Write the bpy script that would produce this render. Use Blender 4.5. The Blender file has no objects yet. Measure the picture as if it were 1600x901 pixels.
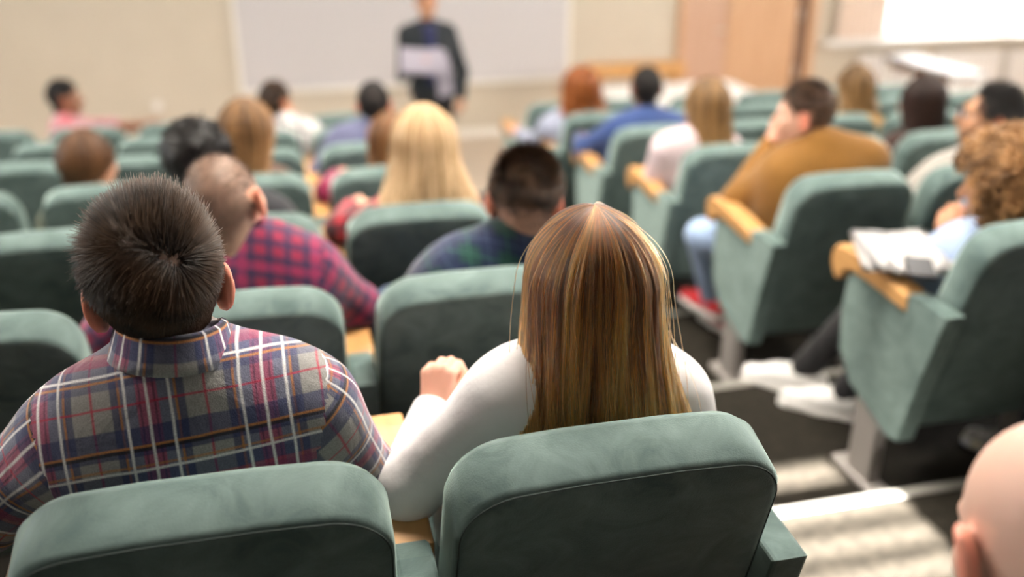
import bpy, bmesh, math, random
import numpy as np
from mathutils import Vector, Matrix
C = bpy.context.scene.collection
SC = bpy.context.scene
R = math.radians
random.seed(7); RNG = np.random.default_rng(7)

# ------------------------------------------------------------------ camera
CAM = np.array([-0.3939, -1.0595, 1.5656]); PITCH, YAW, F = 22.988, 13.667, 1500.0
cam_d = bpy.data.cameras.new('camera'); cam = bpy.data.objects.new('camera', cam_d); C.objects.link(cam)
cam.location = CAM; cam.rotation_euler = (R(90 - PITCH), 0, R(-YAW))
cam_d.sensor_width = 36; cam_d.lens = F * 36 / 1600; cam_d.clip_start = 0.05
cam_d.dof.use_dof = True; cam_d.dof.focus_distance = 1.3; cam_d.dof.aperture_fstop = 1.45
SC.camera = cam
_th, _ps = R(PITCH), R(YAW)
FWD = np.array([math.sin(_ps)*math.cos(_th), math.cos(_ps)*math.cos(_th), -math.sin(_th)])
RGT = np.array([math.cos(_ps), -math.sin(_ps), 0]); UPV = np.cross(RGT, FWD)
def _ray(px, py): return FWD + RGT*(px-800)/F - UPV*(py-450.5)/F
def at(px, py, Y):                       # the point of the world plane y = Y seen at that pixel
    v = _ray(px, py); return CAM + v*(Y-CAM[1])/v[1]
def atz(px, py, Z):
    v = _ray(px, py); return CAM + v*(Z-CAM[2])/v[2]

# ------------------------------------------------------------------ light
SC.view_settings.view_transform = 'Standard'; SC.view_settings.look = 'None'
SC.view_settings.gamma = 1; SC.view_settings.use_curve_mapping = False
SC.view_settings.exposure = 0.10
w = bpy.data.worlds.new('world'); SC.world = w; w.use_nodes = True
bg = w.node_tree.nodes['Background']; bg.inputs[0].default_value = (0.86, 0.93, 1.0, 1); bg.inputs[1].default_value = 3.0
def sun(name, direction, power, angle, col):
    d = bpy.data.lights.new(name, 'SUN'); d.energy = power; d.angle = R(angle); d.color = col
    o = bpy.data.objects.new(name, d); C.objects.link(o)
    o.rotation_euler = Vector(direction).to_track_quat('-Z', 'Y').to_euler(); return o
def area(name, loc, to, sx, sy, power, col):
    d = bpy.data.lights.new(name, 'AREA'); d.shape = 'RECTANGLE'; d.size = sx; d.size_y = sy; d.energy = power; d.color = col
    o = bpy.data.objects.new(name, d); C.objects.link(o); o.location = loc
    o.rotation_euler = (Vector(to)-Vector(loc)).to_track_quat('-Z', 'Y').to_euler(); return o
SUN_EL = 30
sun('sun', (0.03, math.cos(R(SUN_EL)), -math.sin(R(SUN_EL))), 330.0, 0.53, (1.0, 0.96, 0.90))
area('daylight_front_windows', (7.95, 9.75, 0.9), (3.0, 0.0, 0.3), 2.9, 2.0, 620, (1.0, 0.97, 0.93))
area('daylight_right_windows', (9.85, 5.2, 1.3), (0, 2.2, 0.2), 3.4, 1.7, 500, (1.0, 0.97, 0.93))
area('daylight_left_windows', (-7.35, 5.2, 1.3), (0, 2.2, 0.2), 3.4, 1.7, 180, (0.93, 0.97, 1.0))

# ------------------------------------------------------------------ material helpers
def mat(name, col, rough=0.6, spec=0.5, metal=0.0, var=0.0, scale=20, bump=0.0, bscale=80, sheen=0.0, col2=None, sss=0.0):
    m = bpy.data.materials.new(name); m.use_nodes = True; nt = m.node_tree; b = nt.nodes['Principled BSDF']
    b.inputs['Base Color'].default_value = (*col, 1); b.inputs['Roughness'].default_value = rough
    b.inputs['Specular IOR Level'].default_value = spec; b.inputs['Metallic'].default_value = metal
    b.inputs['Sheen Weight'].default_value = sheen
    if sss: b.inputs['Subsurface Weight'].default_value = sss; b.inputs['Subsurface Radius'].default_value = (0.02, 0.007, 0.004)
    tc = nt.nodes.new('ShaderNodeTexCoord')
    if var or col2:
        n = nt.nodes.new('ShaderNodeTexNoise'); n.inputs['Scale'].default_value = scale; n.inputs['Detail'].default_value = 6
        nt.links.new(tc.outputs['Object'], n.inputs['Vector'])
        r = nt.nodes.new('ShaderNodeValToRGB'); nt.links.new(n.outputs['Fac'], r.inputs['Fac'])
        c2 = col2 or tuple(min(1, c*(1+var)) for c in col); c1 = tuple(c*(1-var) for c in col) if not col2 else col
        r.color_ramp.elements[0].position = 0.35; r.color_ramp.elements[1].position = 0.65
        r.color_ramp.elements[0].color = (*c1, 1); r.color_ramp.elements[1].color = (*c2, 1)
        nt.links.new(r.outputs['Color'], b.inputs['Base Color'])
    if bump:
        n2 = nt.nodes.new('ShaderNodeTexNoise'); n2.inputs['Scale'].default_value = bscale; n2.inputs['Detail'].default_value = 4
        nt.links.new(tc.outputs['Object'], n2.inputs['Vector'])
        bp = nt.nodes.new('ShaderNodeBump'); bp.inputs['Strength'].default_value = bump; bp.inputs['Distance'].default_value = 0.004
        nt.links.new(n2.outputs['Fac'], bp.inputs['Height']); nt.links.new(bp.outputs['Normal'], b.inputs['Normal'])
    return m
def suede():
    m = bpy.data.materials.new('green_suede'); m.use_nodes = True; nt = m.node_tree; b = nt.nodes['Principled BSDF']
    tc = nt.nodes.new('ShaderNodeTexCoord'); oi = nt.nodes.new('ShaderNodeObjectInfo')
    off = nt.nodes.new('ShaderNodeVectorMath'); off.operation = 'ADD'
    mul = nt.nodes.new('ShaderNodeVectorMath'); mul.operation = 'SCALE'; mul.inputs['Scale'].default_value = 9.0
    cx = nt.nodes.new('ShaderNodeCombineXYZ')
    for k in range(3): nt.links.new(oi.outputs['Random'], cx.inputs[k])
    nt.links.new(cx.outputs[0], mul.inputs[0]); nt.links.new(tc.outputs['Object'], off.inputs[0]); nt.links.new(mul.outputs[0], off.inputs[1])
    n1 = nt.nodes.new('ShaderNodeTexNoise'); n1.inputs['Scale'].default_value = 11; n1.inputs['Detail'].default_value = 7; n1.inputs['Roughness'].default_value = 0.62; n1.inputs['Distortion'].default_value = 0.9
    st = nt.nodes.new('ShaderNodeMapping'); st.inputs['Scale'].default_value = (1, 1, 1.25); st.inputs['Rotation'].default_value = (0, R(25), 0)
    nt.links.new(off.outputs[0], st.inputs['Vector']); nt.links.new(st.outputs[0], n1.inputs['Vector'])
    r = nt.nodes.new('ShaderNodeValToRGB'); nt.links.new(n1.outputs['Fac'], r.inputs['Fac'])
    r.color_ramp.elements[0].position = 0.3; r.color_ramp.elements[1].position = 0.72
    r.color_ramp.elements[0].color = (0.054, 0.090, 0.085, 1); r.color_ramp.elements[1].color = (0.150, 0.208, 0.197, 1)
    nt.links.new(r.outputs[0], b.inputs['Base Color'])
    b.inputs['Roughness'].default_value = 0.75; b.inputs['Specular IOR Level'].default_value = 0.25
    b.inputs['Sheen Weight'].default_value = 0.9; b.inputs['Sheen Roughness'].default_value = 0.4; b.inputs['Sheen Tint'].default_value = (0.75, 0.95, 0.88, 1)
    n2 = nt.nodes.new('ShaderNodeTexNoise'); n2.inputs['Scale'].default_value = 420; n2.inputs['Detail'].default_value = 3
    nt.links.new(tc.outputs['Object'], n2.inputs['Vector'])
    bp = nt.nodes.new('ShaderNodeBump'); bp.inputs['Strength'].default_value = 0.25; bp.inputs['Distance'].default_value = 0.002
    nt.links.new(n2.outputs['Fac'], bp.inputs['Height']); nt.links.new(bp.outputs[0], b.inputs['Normal'])
    return m
def wood(name, c1, c2, scale=3.0, axis=1, rough=0.4):
    m = bpy.data.materials.new(name); m.use_nodes = True; nt = m.node_tree; b = nt.nodes['Principled BSDF']
    tc = nt.nodes.new('ShaderNodeTexCoord'); mp = nt.nodes.new('ShaderNodeMapping')
    s = [14.0, 14.0, 14.0]; s[axis] = 1.2; mp.inputs['Scale'].default_value = s
    n = nt.nodes.new('ShaderNodeTexNoise'); n.inputs['Scale'].default_value = scale; n.inputs['Detail'].default_value = 6; n.inputs['Distortion'].default_value = 0.6
    r = nt.nodes.new('ShaderNodeValToRGB'); r.color_ramp.elements[0].color = (*c1, 1); r.color_ramp.elements[1].color = (*c2, 1)
    r.color_ramp.elements[0].position = 0.3; r.color_ramp.elements[1].position = 0.7
    nt.links.new(tc.outputs['Object'], mp.inputs[0]); nt.links.new(mp.outputs[0], n.inputs['Vector'])
    nt.links.new(n.outputs['Fac'], r.inputs[0]); nt.links.new(r.outputs[0], b.inputs['Base Color']); b.inputs['Roughness'].default_value = rough
    return m
def glass():
    m = bpy.data.materials.new('window_glass'); m.use_nodes = True; nt = m.node_tree
    nt.nodes.remove(nt.nodes['Principled BSDF']); out = nt.nodes['Material Output']
    t = nt.nodes.new('ShaderNodeBsdfTransparent'); g = nt.nodes.new('ShaderNodeBsdfGlossy'); g.inputs['Roughness'].default_value = 0.02
    fr = nt.nodes.new('ShaderNodeFresnel'); mx = nt.nodes.new('ShaderNodeMixShader')
    nt.links.new(fr.outputs[0], mx.inputs[0]); nt.links.new(t.outputs[0], mx.inputs[1]); nt.links.new(g.outputs[0], mx.inputs[2]); nt.links.new(mx.outputs[0], out.inputs[0])
    return m
M = {}
M['suede'] = suede()
M['seam'] = mat('dark_green_seam', (0.035, 0.052, 0.047), 0.8)
M['dark'] = mat('black_underside', (0.012, 0.013, 0.012), 0.7)
M['arm_wood'] = wood('beech_wood', (0.50, 0.25, 0.085), (0.62, 0.34, 0.13), 2.0, 1, 0.38)
M['leg'] = mat('warm_grey_paint', (0.36, 0.33, 0.31), 0.45)
M['tier'] = mat('dark_floor_covering', (0.019, 0.016, 0.012), 0.85, 0.12, var=0.25, scale=30, bump=0.15, bscale=300)
M['front_floor'] = mat('beige_floor', (0.52, 0.42, 0.33), 0.5, var=0.06, scale=6)
M['nosing'] = mat('aluminium_strip', (0.42, 0.40, 0.36), 0.35, metal=0.5)
M['wall'] = mat('cream_wall_paint', (0.555, 0.485, 0.395), 0.85, var=0.02, scale=3)
M['wall_dark'] = mat('grey_wall_paint', (0.12, 0.115, 0.11), 0.85, var=0.02, scale=3)
M['ceiling'] = mat('white_ceiling_paint', (0.45, 0.44, 0.43), 0.9)
M['screen'] = mat('whiteboard_surface', (0.55, 0.52, 0.53), 0.5)
M['screen_frame'] = mat('pale_frame', (0.78, 0.74, 0.68), 0.5)
M['door_wood'] = wood('beech_door', (0.52, 0.30, 0.17), (0.60, 0.365, 0.22), 1.5, 2, 0.45)
M['door_pink'] = wood('rosy_door', (0.48, 0.295, 0.205), (0.545, 0.345, 0.25), 1.5, 2, 0.45)
M['dark_gap'] = mat('dark_brown_strip', (0.20, 0.11, 0.07), 0.6)
M['white'] = mat('white_lacquer', (0.85, 0.83, 0.80), 0.4)
M['paper'] = mat('paper', (0.86, 0.84, 0.83), 0.8)
M['glass'] = glass()
M['metal'] = mat('brushed_metal', (0.5, 0.48, 0.45), 0.3, metal=1.0)
M['curtain'] = mat('rose_beige_curtain', (0.90, 0.74, 0.64), 0.9)
M['radiator'] = mat('radiator_enamel', (0.74, 0.70, 0.68), 0.45)
M['black'] = mat('black_plastic', (0.015, 0.014, 0.016), 0.35)

# ------------------------------------------------------------------ object helpers
def link(o, parent=None):
    C.objects.link(o)
    if parent is not None: o.parent = parent
    return o
def tag(o, label, cat, group=None):
    o['label'] = label; o['category'] = cat
    if group: o['group'] = group
    return o
def thing(name, label, cat, loc=(0, 0, 0), rz=0.0, group=None):
    o = bpy.data.objects.new(name, None); o.empty_display_size = 0.1; o.location = loc; o.rotation_euler = (0, 0, rz)
    C.objects.link(o); return tag(o, label, cat, group)
def obj(name, bm, m, parent=None, smooth=False):
    me = bpy.data.meshes.new(name)
    bm.normal_update(); bm.to_mesh(me); bm.free()
    if smooth: me.polygons.foreach_set('use_smooth', [True]*len(me.polygons))
    me.materials.append(m); o = bpy.data.objects.new(name, me); return link(o, parent)
def struct(name, bm, m, parent=None):
    o = obj(name, bm, m, parent)
    if parent is None: o['kind'] = 'structure'
    return o
def box(bm, x0, x1, y0, y1, z0, z1, bev=0.0, seg=2):
    r = bmesh.ops.create_cube(bm, size=1.0)['verts']
    for v in r: v.co = Vector(((x0+x1)/2+v.co.x*(x1-x0), (y0+y1)/2+v.co.y*(y1-y0), (z0+z1)/2+v.co.z*(z1-z0)))
    if bev:
        es = list({e for v in r for e in v.link_edges}); bmesh.ops.bevel(bm, geom=es, offset=bev, segments=seg, affect='EDGES', profile=0.5)
    return bm
def bx(*a, **k): return box(bmesh.new(), *a, **k)
def prism(bm, pts, axis, a, b, bev=0.0, seg=2):
    """polygon pts in the plane across axis, extruded from a to b"""
    def P(u, v, w): return (w, u, v) if axis == 'x' else (u, w, v) if axis == 'y' else (u, v, w)
    A = [bm.verts.new(P(u, v, a)) for u, v in pts]; B = [bm.verts.new(P(u, v, b)) for u, v in pts]
    n = len(pts); fs = [bm.faces.new(A[::-1]), bm.faces.new(B)]
    for i in range(n): fs.append(bm.faces.new((A[i], A[(i+1) % n], B[(i+1) % n], B[i])))
    bmesh.ops.recalc_face_normals(bm, faces=fs)
    if bev: bmesh.ops.bevel(bm, geom=list({e for f in fs[:2] for e in f.edges}), offset=bev, segments=seg, affect='EDGES', profile=0.5)
    return bm
def tube(bm, pts, rad, n=8, closed=False):
    pts = [Vector(p) for p in pts]; rings = []; L = len(pts)
    for i, p in enumerate(pts):
        a = pts[(i-1) % L] if closed or i else pts[0]; b = pts[(i+1) % L] if closed or i < L-1 else pts[-1]
        t = (b-a).normalized(); u = t.orthogonal().normalized() if i == 0 else (rings[-1][1]-t*rings[-1][1].dot(t)).normalized()
        v = t.cross(u); r = rad[i] if isinstance(rad, (list, tuple)) else rad
        rings.append(([bm.verts.new(p+(u*math.cos(2*math.pi*k/n)+v*math.sin(2*math.pi*k/n))*r) for k in range(n)], u))
    for i in range(L if closed else L-1):
        A, B = rings[i][0], rings[(i+1) % L][0]
        for k in range(n): bm.faces.new((A[k], A[(k+1) % n], B[(k+1) % n], B[k]))
    if not closed: bm.faces.new(rings[0][0][::-1]); bm.faces.new(rings[-1][0])
    return bm

# ------------------------------------------------------------------ room
DR, RR, SP = 0.8959, 0.12506, 0.53            # row depth, row rise, seat spacing
NROW = 7
FF = -1.05                                     # front floor level
CEIL = 3.1; XL, XR, YB, YF = -7.0, 9.5, -3.2, 9.24
floor = struct('floor', bx(XL, XR, 5.9, YF, FF-0.2, FF), M['front_floor'])
def tier(k, y0, y1, z):
    t = struct('tier', bx(XL, XR, y0, y1, FF-0.3, z), M['tier'], floor)
    n = obj('nosing', bx(XL, XR, y1-0.035, y1+0.004, z-0.03, z+0.004, bev=0.002, seg=1), M['nosing'], t)
tier(0, YB, -0.026, RR)
for k in range(1, NROW+1):
    tier(k, 0.87-DR+(k-1)*DR, 0.87+(k-1)*DR, -(k-1)*RR)
tier(8, 0.87+6*DR, 0.87+6*DR+0.45, -0.9)
# front wall with an opening for the windows on the right
WX0, WX1, WZ0, WZ1 = 6.62, 9.2, -0.14, 2.1
bm = bx(XL, WX0, YF, YF+0.2, FF, CEIL); box(bm, WX1, XR, YF, YF+0.2, FF, CEIL); box(bm, WX0, WX1, YF, YF+0.2, FF, WZ0); box(bm, WX0, WX1, YF, YF+0.2, WZ1, CEIL)
struct('wall_front', bm, M['wall'])
def side_wall(name, x0, x1):
    bm = bx(x0, x1, YB, 3.4, -1.4, CEIL); box(bm, x0, x1, 7.0, YF+0.2, -1.4, CEIL); box(bm, x0, x1, 3.4, 7.0, -1.4, 0.35); box(bm, x0, x1, 3.4, 7.0, 2.25, CEIL)
    struct(name, bm, M['wall'])
side_wall('wall_left', XL-0.2, XL); side_wall('wall_right', XR, XR+0.2)
BX0, BX1, BZ0, BZ1 = 0.52, 1.08, 1.98, 2.56
bm = bx(XL-0.2, BX0, YB-0.2, YB, -0.2, CEIL); box(bm, BX1, XR+0.2, YB-0.2, YB, -0.2, CEIL); box(bm, BX0, BX1, YB-0.2, YB, -0.2, BZ0); box(bm, BX0, BX1, YB-0.2, YB, BZ1, CEIL)
struct('wall_back', bm, M['wall_dark'])
struct('ceiling', bx(XL-0.2, XR+0.2, YB-0.2, YF+0.2, CEIL, CEIL+0.15), M['ceiling'])
struct('baseboard_front', bx(XL, 3.95, YF-0.02, YF, FF, FF+0.09, bev=0.004, seg=1), M['screen_frame'])
def window(name, ax, lo, hi, z0, z1, plane, nv, inward):
    """frame bars and panes; ax = the axis the window runs along"""
    fr = bmesh.new(); t = 0.05
    def bar(a0, a1, c0, c1):
        p0, p1 = (plane, plane+0.07*inward) if inward > 0 else (plane+0.07*inward, plane)
        box(fr, a0, a1, p0, p1, c0, c1) if ax == 'x' else box(fr, p0, p1, a0, a1, c0, c1)
    bar(lo, hi, z0, z0+t); bar(lo, hi, z1-t, z1); bar(lo, lo+t, z0+t, z1-t); bar(hi-t, hi, z0+t, z1-t)
    for i in range(1, nv): bar(lo+(hi-lo)*i/nv-0.03, lo+(hi-lo)*i/nv+0.03, z0+t, z1-t)
    o = struct(name, fr, M['white'])
    for i in range(nv):
        a0, a1 = lo+(hi-lo)*i/nv+0.03, lo+(hi-lo)*(i+1)/nv-0.03; q = plane+0.035*inward
        bm = bx(a0, a1, q-0.003, q+0.003, z0+t, z1-t) if ax == 'x' else bx(q-0.003, q+0.003, a0, a1, z0+t, z1-t)
        obj('pane', bm, M['glass'], o)
    return o
wf = window('window_1', 'x', WX0, WX1, WZ0, WZ1, YF+0.15, 3, -1)
obj('window_sill', bx(5.82, XR-0.02, YF-0.16, YF+0.08, WZ0-0.06, WZ0, bev=0.008), M['white'], wf)
window('window_2', 'y', 3.4, 7.0, 0.35, 2.25, XR+0.15, 3, -1)
window('window_3', 'y', 3.4, 7.0, 0.35, 2.25, XL-0.15, 3, 1)
wb = window('window_4', 'x', BX0, BX1, BZ0, BZ1, YB-0.15, 1, 1)
ns = 7
for i in range(ns+1):                           # louvre slats of the high rear window
    z = BZ0+0.03+(BZ1-BZ0-0.06)*i/ns
    bm = bx(BX0, BX1, -0.014, 0.014, -0.003, 0.003)
    bmesh.ops.rotate(bm, verts=bm.verts, matrix=Matrix.Rotation(R(10), 3, 'X')); bmesh.ops.translate(bm, verts=bm.verts, vec=(0, YB-0.04, z))
    obj('slat', bm, M['white'], wb)
# whiteboard / projection surface, doors, curtain, radiators
o = thing('whiteboard', 'large pale whiteboard fixed to the cream front wall behind the presenter', 'whiteboard', (0.98, YF, 0.6))
obj('board', bx(-1.72, 1.74, -0.03, -0.002, -1.02, 1.6), M['screen'], o)
for x in (-1.76, 1.74): obj('frame_rail', bx(x, x+0.04, -0.045, -0.002, -1.06, 1.64, bev=0.004, seg=1), M['screen_frame'], o)
for z in (-1.07, 1.6): obj('frame_rail', bx(-1.72, 1.74, -0.05, -0.002, z, z+0.05, bev=0.004, seg=1), M['screen_frame'], o)
DX0, DX1 = 4.02, 5.72
d = struct('door_1', bx(DX0, DX0+0.06, YF-0.05, YF, FF, 1.3), M['door_wood'])
obj('door_jamb', bx(DX1-0.10, DX1, YF-0.07, YF, FF, 1.3, bev=0.004, seg=1), M['door_wood'], d)
obj('door_lintel', bx(DX0, DX1, YF-0.06, YF, 1.3, 1.4, bev=0.004, seg=1), M['door_wood'], d)
lf = obj('door_leaf', bx(DX0+0.065, 4.60, YF-0.045, YF-0.004, FF+0.01, 1.295, bev=0.003, seg=1), M['door_pink'], d)
rt_ = obj('door_leaf', bx(4.64, 5.46, YF-0.045, YF-0.004, FF+0.01, 1.295, bev=0.003, seg=1), M['door_wood'], d)
obj('door_strip', bx(4.605, 4.635, YF-0.055, YF-0.004, FF+0.01, 1.295), M['door_wood'], d)
hg = obj('dark_gap_strip', bx(5.465, 5.615, YF-0.03, YF-0.004, FF+0.01, 1.295), M['dark_gap'], d)  # dark strip standing in for the shaded open gap beside the leaf
for z in (-0.55, 0.1, 0.75): obj('hinge', bx(5.50, 5.53, YF-0.045, YF-0.03, z, z+0.12), M['metal'], hg)
bm = tube(bmesh.new(), [(4.56, YF-0.045, 0.02), (4.56, YF-0.10, 0.02), (4.45, YF-0.10, 0.02)], 0.011, 8); obj('door_handle', bm, M['metal'], lf, True)
o = tag(obj('wall_socket', tube(bmesh.new(), [at(246, 165, YF-0.001), at(246, 165, YF-0.001)+np.array([0, -0.03, 0])], 0.045, 16), M['radiator']), 'small round grey socket low on the cream front wall', 'socket')
bm = bmesh.new(); n = 33; row = []
for i in range(n):
    x = 5.97+0.62*i/(n-1); y = YF-0.09+0.035*math.sin(i*1.55)
    row.append((bm.verts.new((x, y, -0.13)), bm.verts.new((x, y, 2.3)), bm.verts.new((x, y+0.006, -0.13)), bm.verts.new((x, y+0.006, 2.3))))
for a, b in zip(row, row[1:]):
    bm.faces.new((a[0], b[0], b[1], a[1])); bm.faces.new((b[2], a[2], a[3], b[3]))
cu = tag(obj('curtain', bm, M['curtain'], None, True), 'rosy beige pleated curtain hanging left of the bright front window', 'curtain')
for i in range(3):
    x0 = 6.3+i*1.02
    o = thing('radiator', ['grey panel radiator under the front window, nearest the beige curtain', 'grey panel radiator under the middle of the front window', 'grey panel radiator under the front window, farthest from the doors'][i], 'radiator', (x0, YF-0.004, FF), 0, 'radiators under the front window')
    for k in range(12): obj('fin', bx(0.02+k*0.078, 0.088+k*0.078, -0.13, -0.05, 0.15, 0.72, bev=0.012, seg=1), M['radiator'], o)
    obj('pipe', tube(bmesh.new(), [(0.02, -0.09, 0.17), (0.97, -0.09, 0.17)], 0.015, 8), M['radiator'], o)
    for x in (0.1, 0.88): obj('bracket', bx(x, x+0.03, -0.08, 0, 0.0, 0.3), M['radiator'], o)
# unseen ceiling lamps, added to brighten seat tops, shoulders and hair
def unseen_ceiling_lamp(x, y, power, lab):
    o = thing('unseen_ceiling_light', lab, 'ceiling light', (x, y, CEIL), 0, 'unseen ceiling lights')
    obj('housing', bx(-0.62, 0.62, -0.31, 0.31, -0.06, -0.001), M['white'], o)
    obj('diffuser', bx(-0.58, 0.58, -0.27, 0.27, -0.068, -0.06), M['paper'], o)
    l = area('ceiling_fill_light', (x, y, CEIL-0.09), (x, y, 0), 1.1, 0.5, power, (1.0, 0.93, 0.82)); return o
k = 0
for y in (1.1, 3.5, 6.4):
    for x in (-3.6, 0.6, 4.8):
        unseen_ceiling_lamp(x, y, {1.1: 140, 3.5: 140, 6.4: 45}[y], 'unseen flat white ceiling light, ' + ('over the front floor', 'over the middle rows', 'over the back rows')[(6.4, 3.5, 1.1).index(y)] + ', ' + ('left block', 'along the aisle', 'right block')[k % 3]); k += 1
# ------------------------------------------------------------------ lecture seats
def arc(cx, cz, r, a0, a1, n): return [(cx+r*math.cos(R(a0+(a1-a0)*i/n)), cz+r*math.sin(R(a0+(a1-a0)*i/n))) for i in range(n+1)]
def back_outline(ins=0.0):
    """(x, h) outline of the backrest seen from behind; h runs up the slab from 0 to 0.665"""
    wt, wb_, H, rc = 0.228-ins, 0.2345-ins, 0.664-ins, 0.086-ins*0.6
    p = [(wb_, ins), (wb_-0.004, 0.22), (wt+0.003, 0.42)]
    p += arc(wt-rc, H-rc, rc, 0, 90, 9)
    p += [(0.07, H+0.004), (-0.07, H+0.004)]
    p += arc(-wt+rc, H-rc, rc, 90, 180, 9) + [(-wt-0.003, 0.42), (-wb_+0.004, 0.22), (-wb_, ins)]
    return p
B0 = Vector((0, 0.205, 0.262)); TILT = math.atan2(0.195, 0.635)       # slab's lower front, lean
def slab_point(x, h, d):                                               # d = depth behind the front face
    s, c = math.sin(TILT), math.cos(TILT)
    return Vector((x, B0.y - h*s - d*c, B0.z + h*c - d*s))
def slab_mesh():
    bm = bmesh.new(); T = 0.108; loops = []
    for ins, d in ((0.05, 0.004), (0.022, 0.0), (0.008, 0.006), (0.0, 0.022), (0.0, T-0.012), (0.005, T-0.003), (0.016, T), (0.05, T+0.002)):
        loops.append([bm.verts.new(slab_point(x, h, d)) for x, h in back_outline(ins)])
    n = len(loops[0])
    for a, b in zip(loops, loops[1:]):
        for i in range(n): bm.faces.new((a[i], a[(i+1) % n], b[(i+1) % n], b[i]))
    bm.faces.new(loops[0][::-1]); bm.faces.new(loops[-1])
    bmesh.ops.recalc_face_normals(bm, faces=bm.faces); return bm
PANEL = [(0.385, 0.612), (0.395, 0.50), (0.375, 0.37), (0.30, 0.29), (0.10, 0.225), (0.045, 0.235), (0.0, 0.44), (-0.062, 0.665), (0.06, 0.672)]
def panel_mesh(x): return prism(bmesh.new(), PANEL, 'x', x-0.028, x+0.028, bev=0.006, seg=2)
ARM = [(0.10, 0.615), (0.10, 0.662), (0.25, 0.682), (0.40, 0.690), (0.45, 0.684), (0.472, 0.660), (0.474, 0.625), (0.458, 0.592), (0.436, 0.578), (0.420, 0.590), (0.405, 0.618), (0.36, 0.634), (0.25, 0.628)]
def arm_mesh(x): return prism(bmesh.new(), ARM, 'x', x-0.035, x+0.035, bev=0.006, seg=2)
SEAT_DATA = {}
def seat_data():
    S = SEAT_DATA
    def keep(key, bm, m, smooth=True):
        o = obj(key.split('@')[0], bm, m, None, smooth); S[key] = o.data; bpy.data.objects.remove(o)
    keep('backrest', slab_mesh(), M['suede'])
    for key, ins, d in (('piping', 0.006, 0.107),):
        keep(key, tube(bmesh.new(), [slab_point(x, h, d) for x, h in back_outline(ins)], 0.0011, 5), M['seam'])
    bm = bx(-0.225, 0.225, 0.17, 0.50, 0.345, 0.455, bev=0.035, seg=4); keep('seat_cushion', bm, M['suede'])
    keep('seat_pan', bx(-0.21, 0.21, 0.16, 0.48, 0.318, 0.348, bev=0.008), M['dark'])
    keep('lower_rail', bx(-0.235, 0.235, 0.10, 0.16, 0.235, 0.27, bev=0.006), M['dark'])
    for s, x in (('l', -SP/2), ('r', SP/2)):
        keep('side_panel@'+s, panel_mesh(x), M['suede'], False); keep('armrest@'+s, arm_mesh(x), M['arm_wood'], False)
        bm = bx(x-0.02, x+0.02, 0.15, 0.265, 0.012, 0.30, bev=0.006); keep('leg@'+s, bm, M['leg'], False)
        bm = bx(x-0.032, x+0.032, 0.03, 0.33, 0.0, 0.022, bev=0.006); keep('foot_plate@'+s, bm, M['leg'], False)
seat_data()
def seat(x, y, z, label, group, right_end=False):
    t = thing('lecture_seat', label, 'seat', (x, y, z), 0, group)
    def part(key, parent):
        o = bpy.data.objects.new(key.split('@')[0], SEAT_DATA[key]); return link(o, parent)
    b = part('backrest', t); part('piping', b)
    s = part('seat_cushion', t); part('seat_pan', s); part('lower_rail', t)
    for e in (('l', 'r') if right_end else ('l',)):
        part('side_panel@'+e, t); part('armrest@'+e, t); g = part('leg@'+e, t); part('foot_plate@'+e, g)
    return t
def row_yz(k): return (k-1)*DR, -(k-1)*RR
XR0 = 1.50                                                             # first seat right of the aisle
SEATS = {}
LEFT = {1: 2, 2: 3, 3: 4, 4: 4, 5: 4, 6: 4, 7: 5}
RIGHT = {1: 2, 2: 3, 3: 3, 4: 4, 5: 5, 6: 6, 7: 6}
ORD = ['', 'first', 'second', 'third', 'fourth', 'fifth', 'sixth', 'seventh']
USED = {('L', 1, 0): 'under the woman with long auburn-brown hair', ('L', 1, 1): 'behind the man in grey and red plaid',
 ('L', 2, 0): 'behind the man with dark quiff in green plaid', ('L', 2, 1): 'behind the shaven-headed man in maroon plaid',
 ('L', 3, 0): 'behind the blonde woman', ('L', 4, 0): 'behind the auburn woman next to the blonde', ('L', 3, 1): 'of the man with spiky black hair',
 ('L', 4, 2): 'of the woman with the brown bob', ('L', 4, 1): 'of the woman with streaky light-brown hair', ('L', 5, 0): 'of the man in slate-blue shirt',
 ('L', 6, 1): 'of the man in white patterned shirt', ('L', 7, 3): 'of the man stretching out his arm',
 ('R', 1, 0): 'mostly outside the frame, of the person in grey sneakers', ('R', 2, 0): 'of the curly-haired woman with a phone',
 ('R', 3, 0): 'of the man in mustard sweater', ('R', 3, 1): 'of the bearded man in glasses', ('R', 4, 0): 'of the woman in pale pink top',
 ('R', 4, 2): 'of the woman with very dark long hair', ('R', 5, 0): 'of the man in blue shirt', ('R', 5, 2): 'of the woman with ombre hair', ('R', 6, 0): 'of the redheaded woman'}
ROWS = {'L': ['', "the plaid-shirted couple's row", "the shaven-headed man's row", "the blonde woman's row", "the brown-bobbed woman's row", "the slate-blue-shirted man's row", "the white-shirted man's row", 'the foremost left row'],
        'R': ['', 'the out-of-frame right row', "the curly-haired woman's row", "the mustard-sweatered man's row", "the pale-pink-topped woman's row", "the blue-shirted man's row", "the redheaded woman's row", 'the foremost right row']}
for side, tab in (('L', LEFT), ('R', RIGHT)):
    for k, n in tab.items():
        for c in range(n):
            y, z = row_yz(k); x = -c*SP if side == 'L' else XR0+c*SP
            u = USED.get((side, k, c)); blk = 'left' if side == 'L' else 'right'
            lab = f'green suede lecture seat {u}' if u else f'empty green lecture seat in {ROWS[side][k]}, {ORD[c+1]} from the aisle'
            SEATS[side, k, c] = seat(x, y, z, lab, f'green lecture seats in the {blk} block', right_end=(side == 'L' and c == 0))
seat(0.02, -DR, RR, 'green lecture seat of the bald person, behind the nearest row and out of frame', 'green lecture seats in the left block', True)
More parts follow.
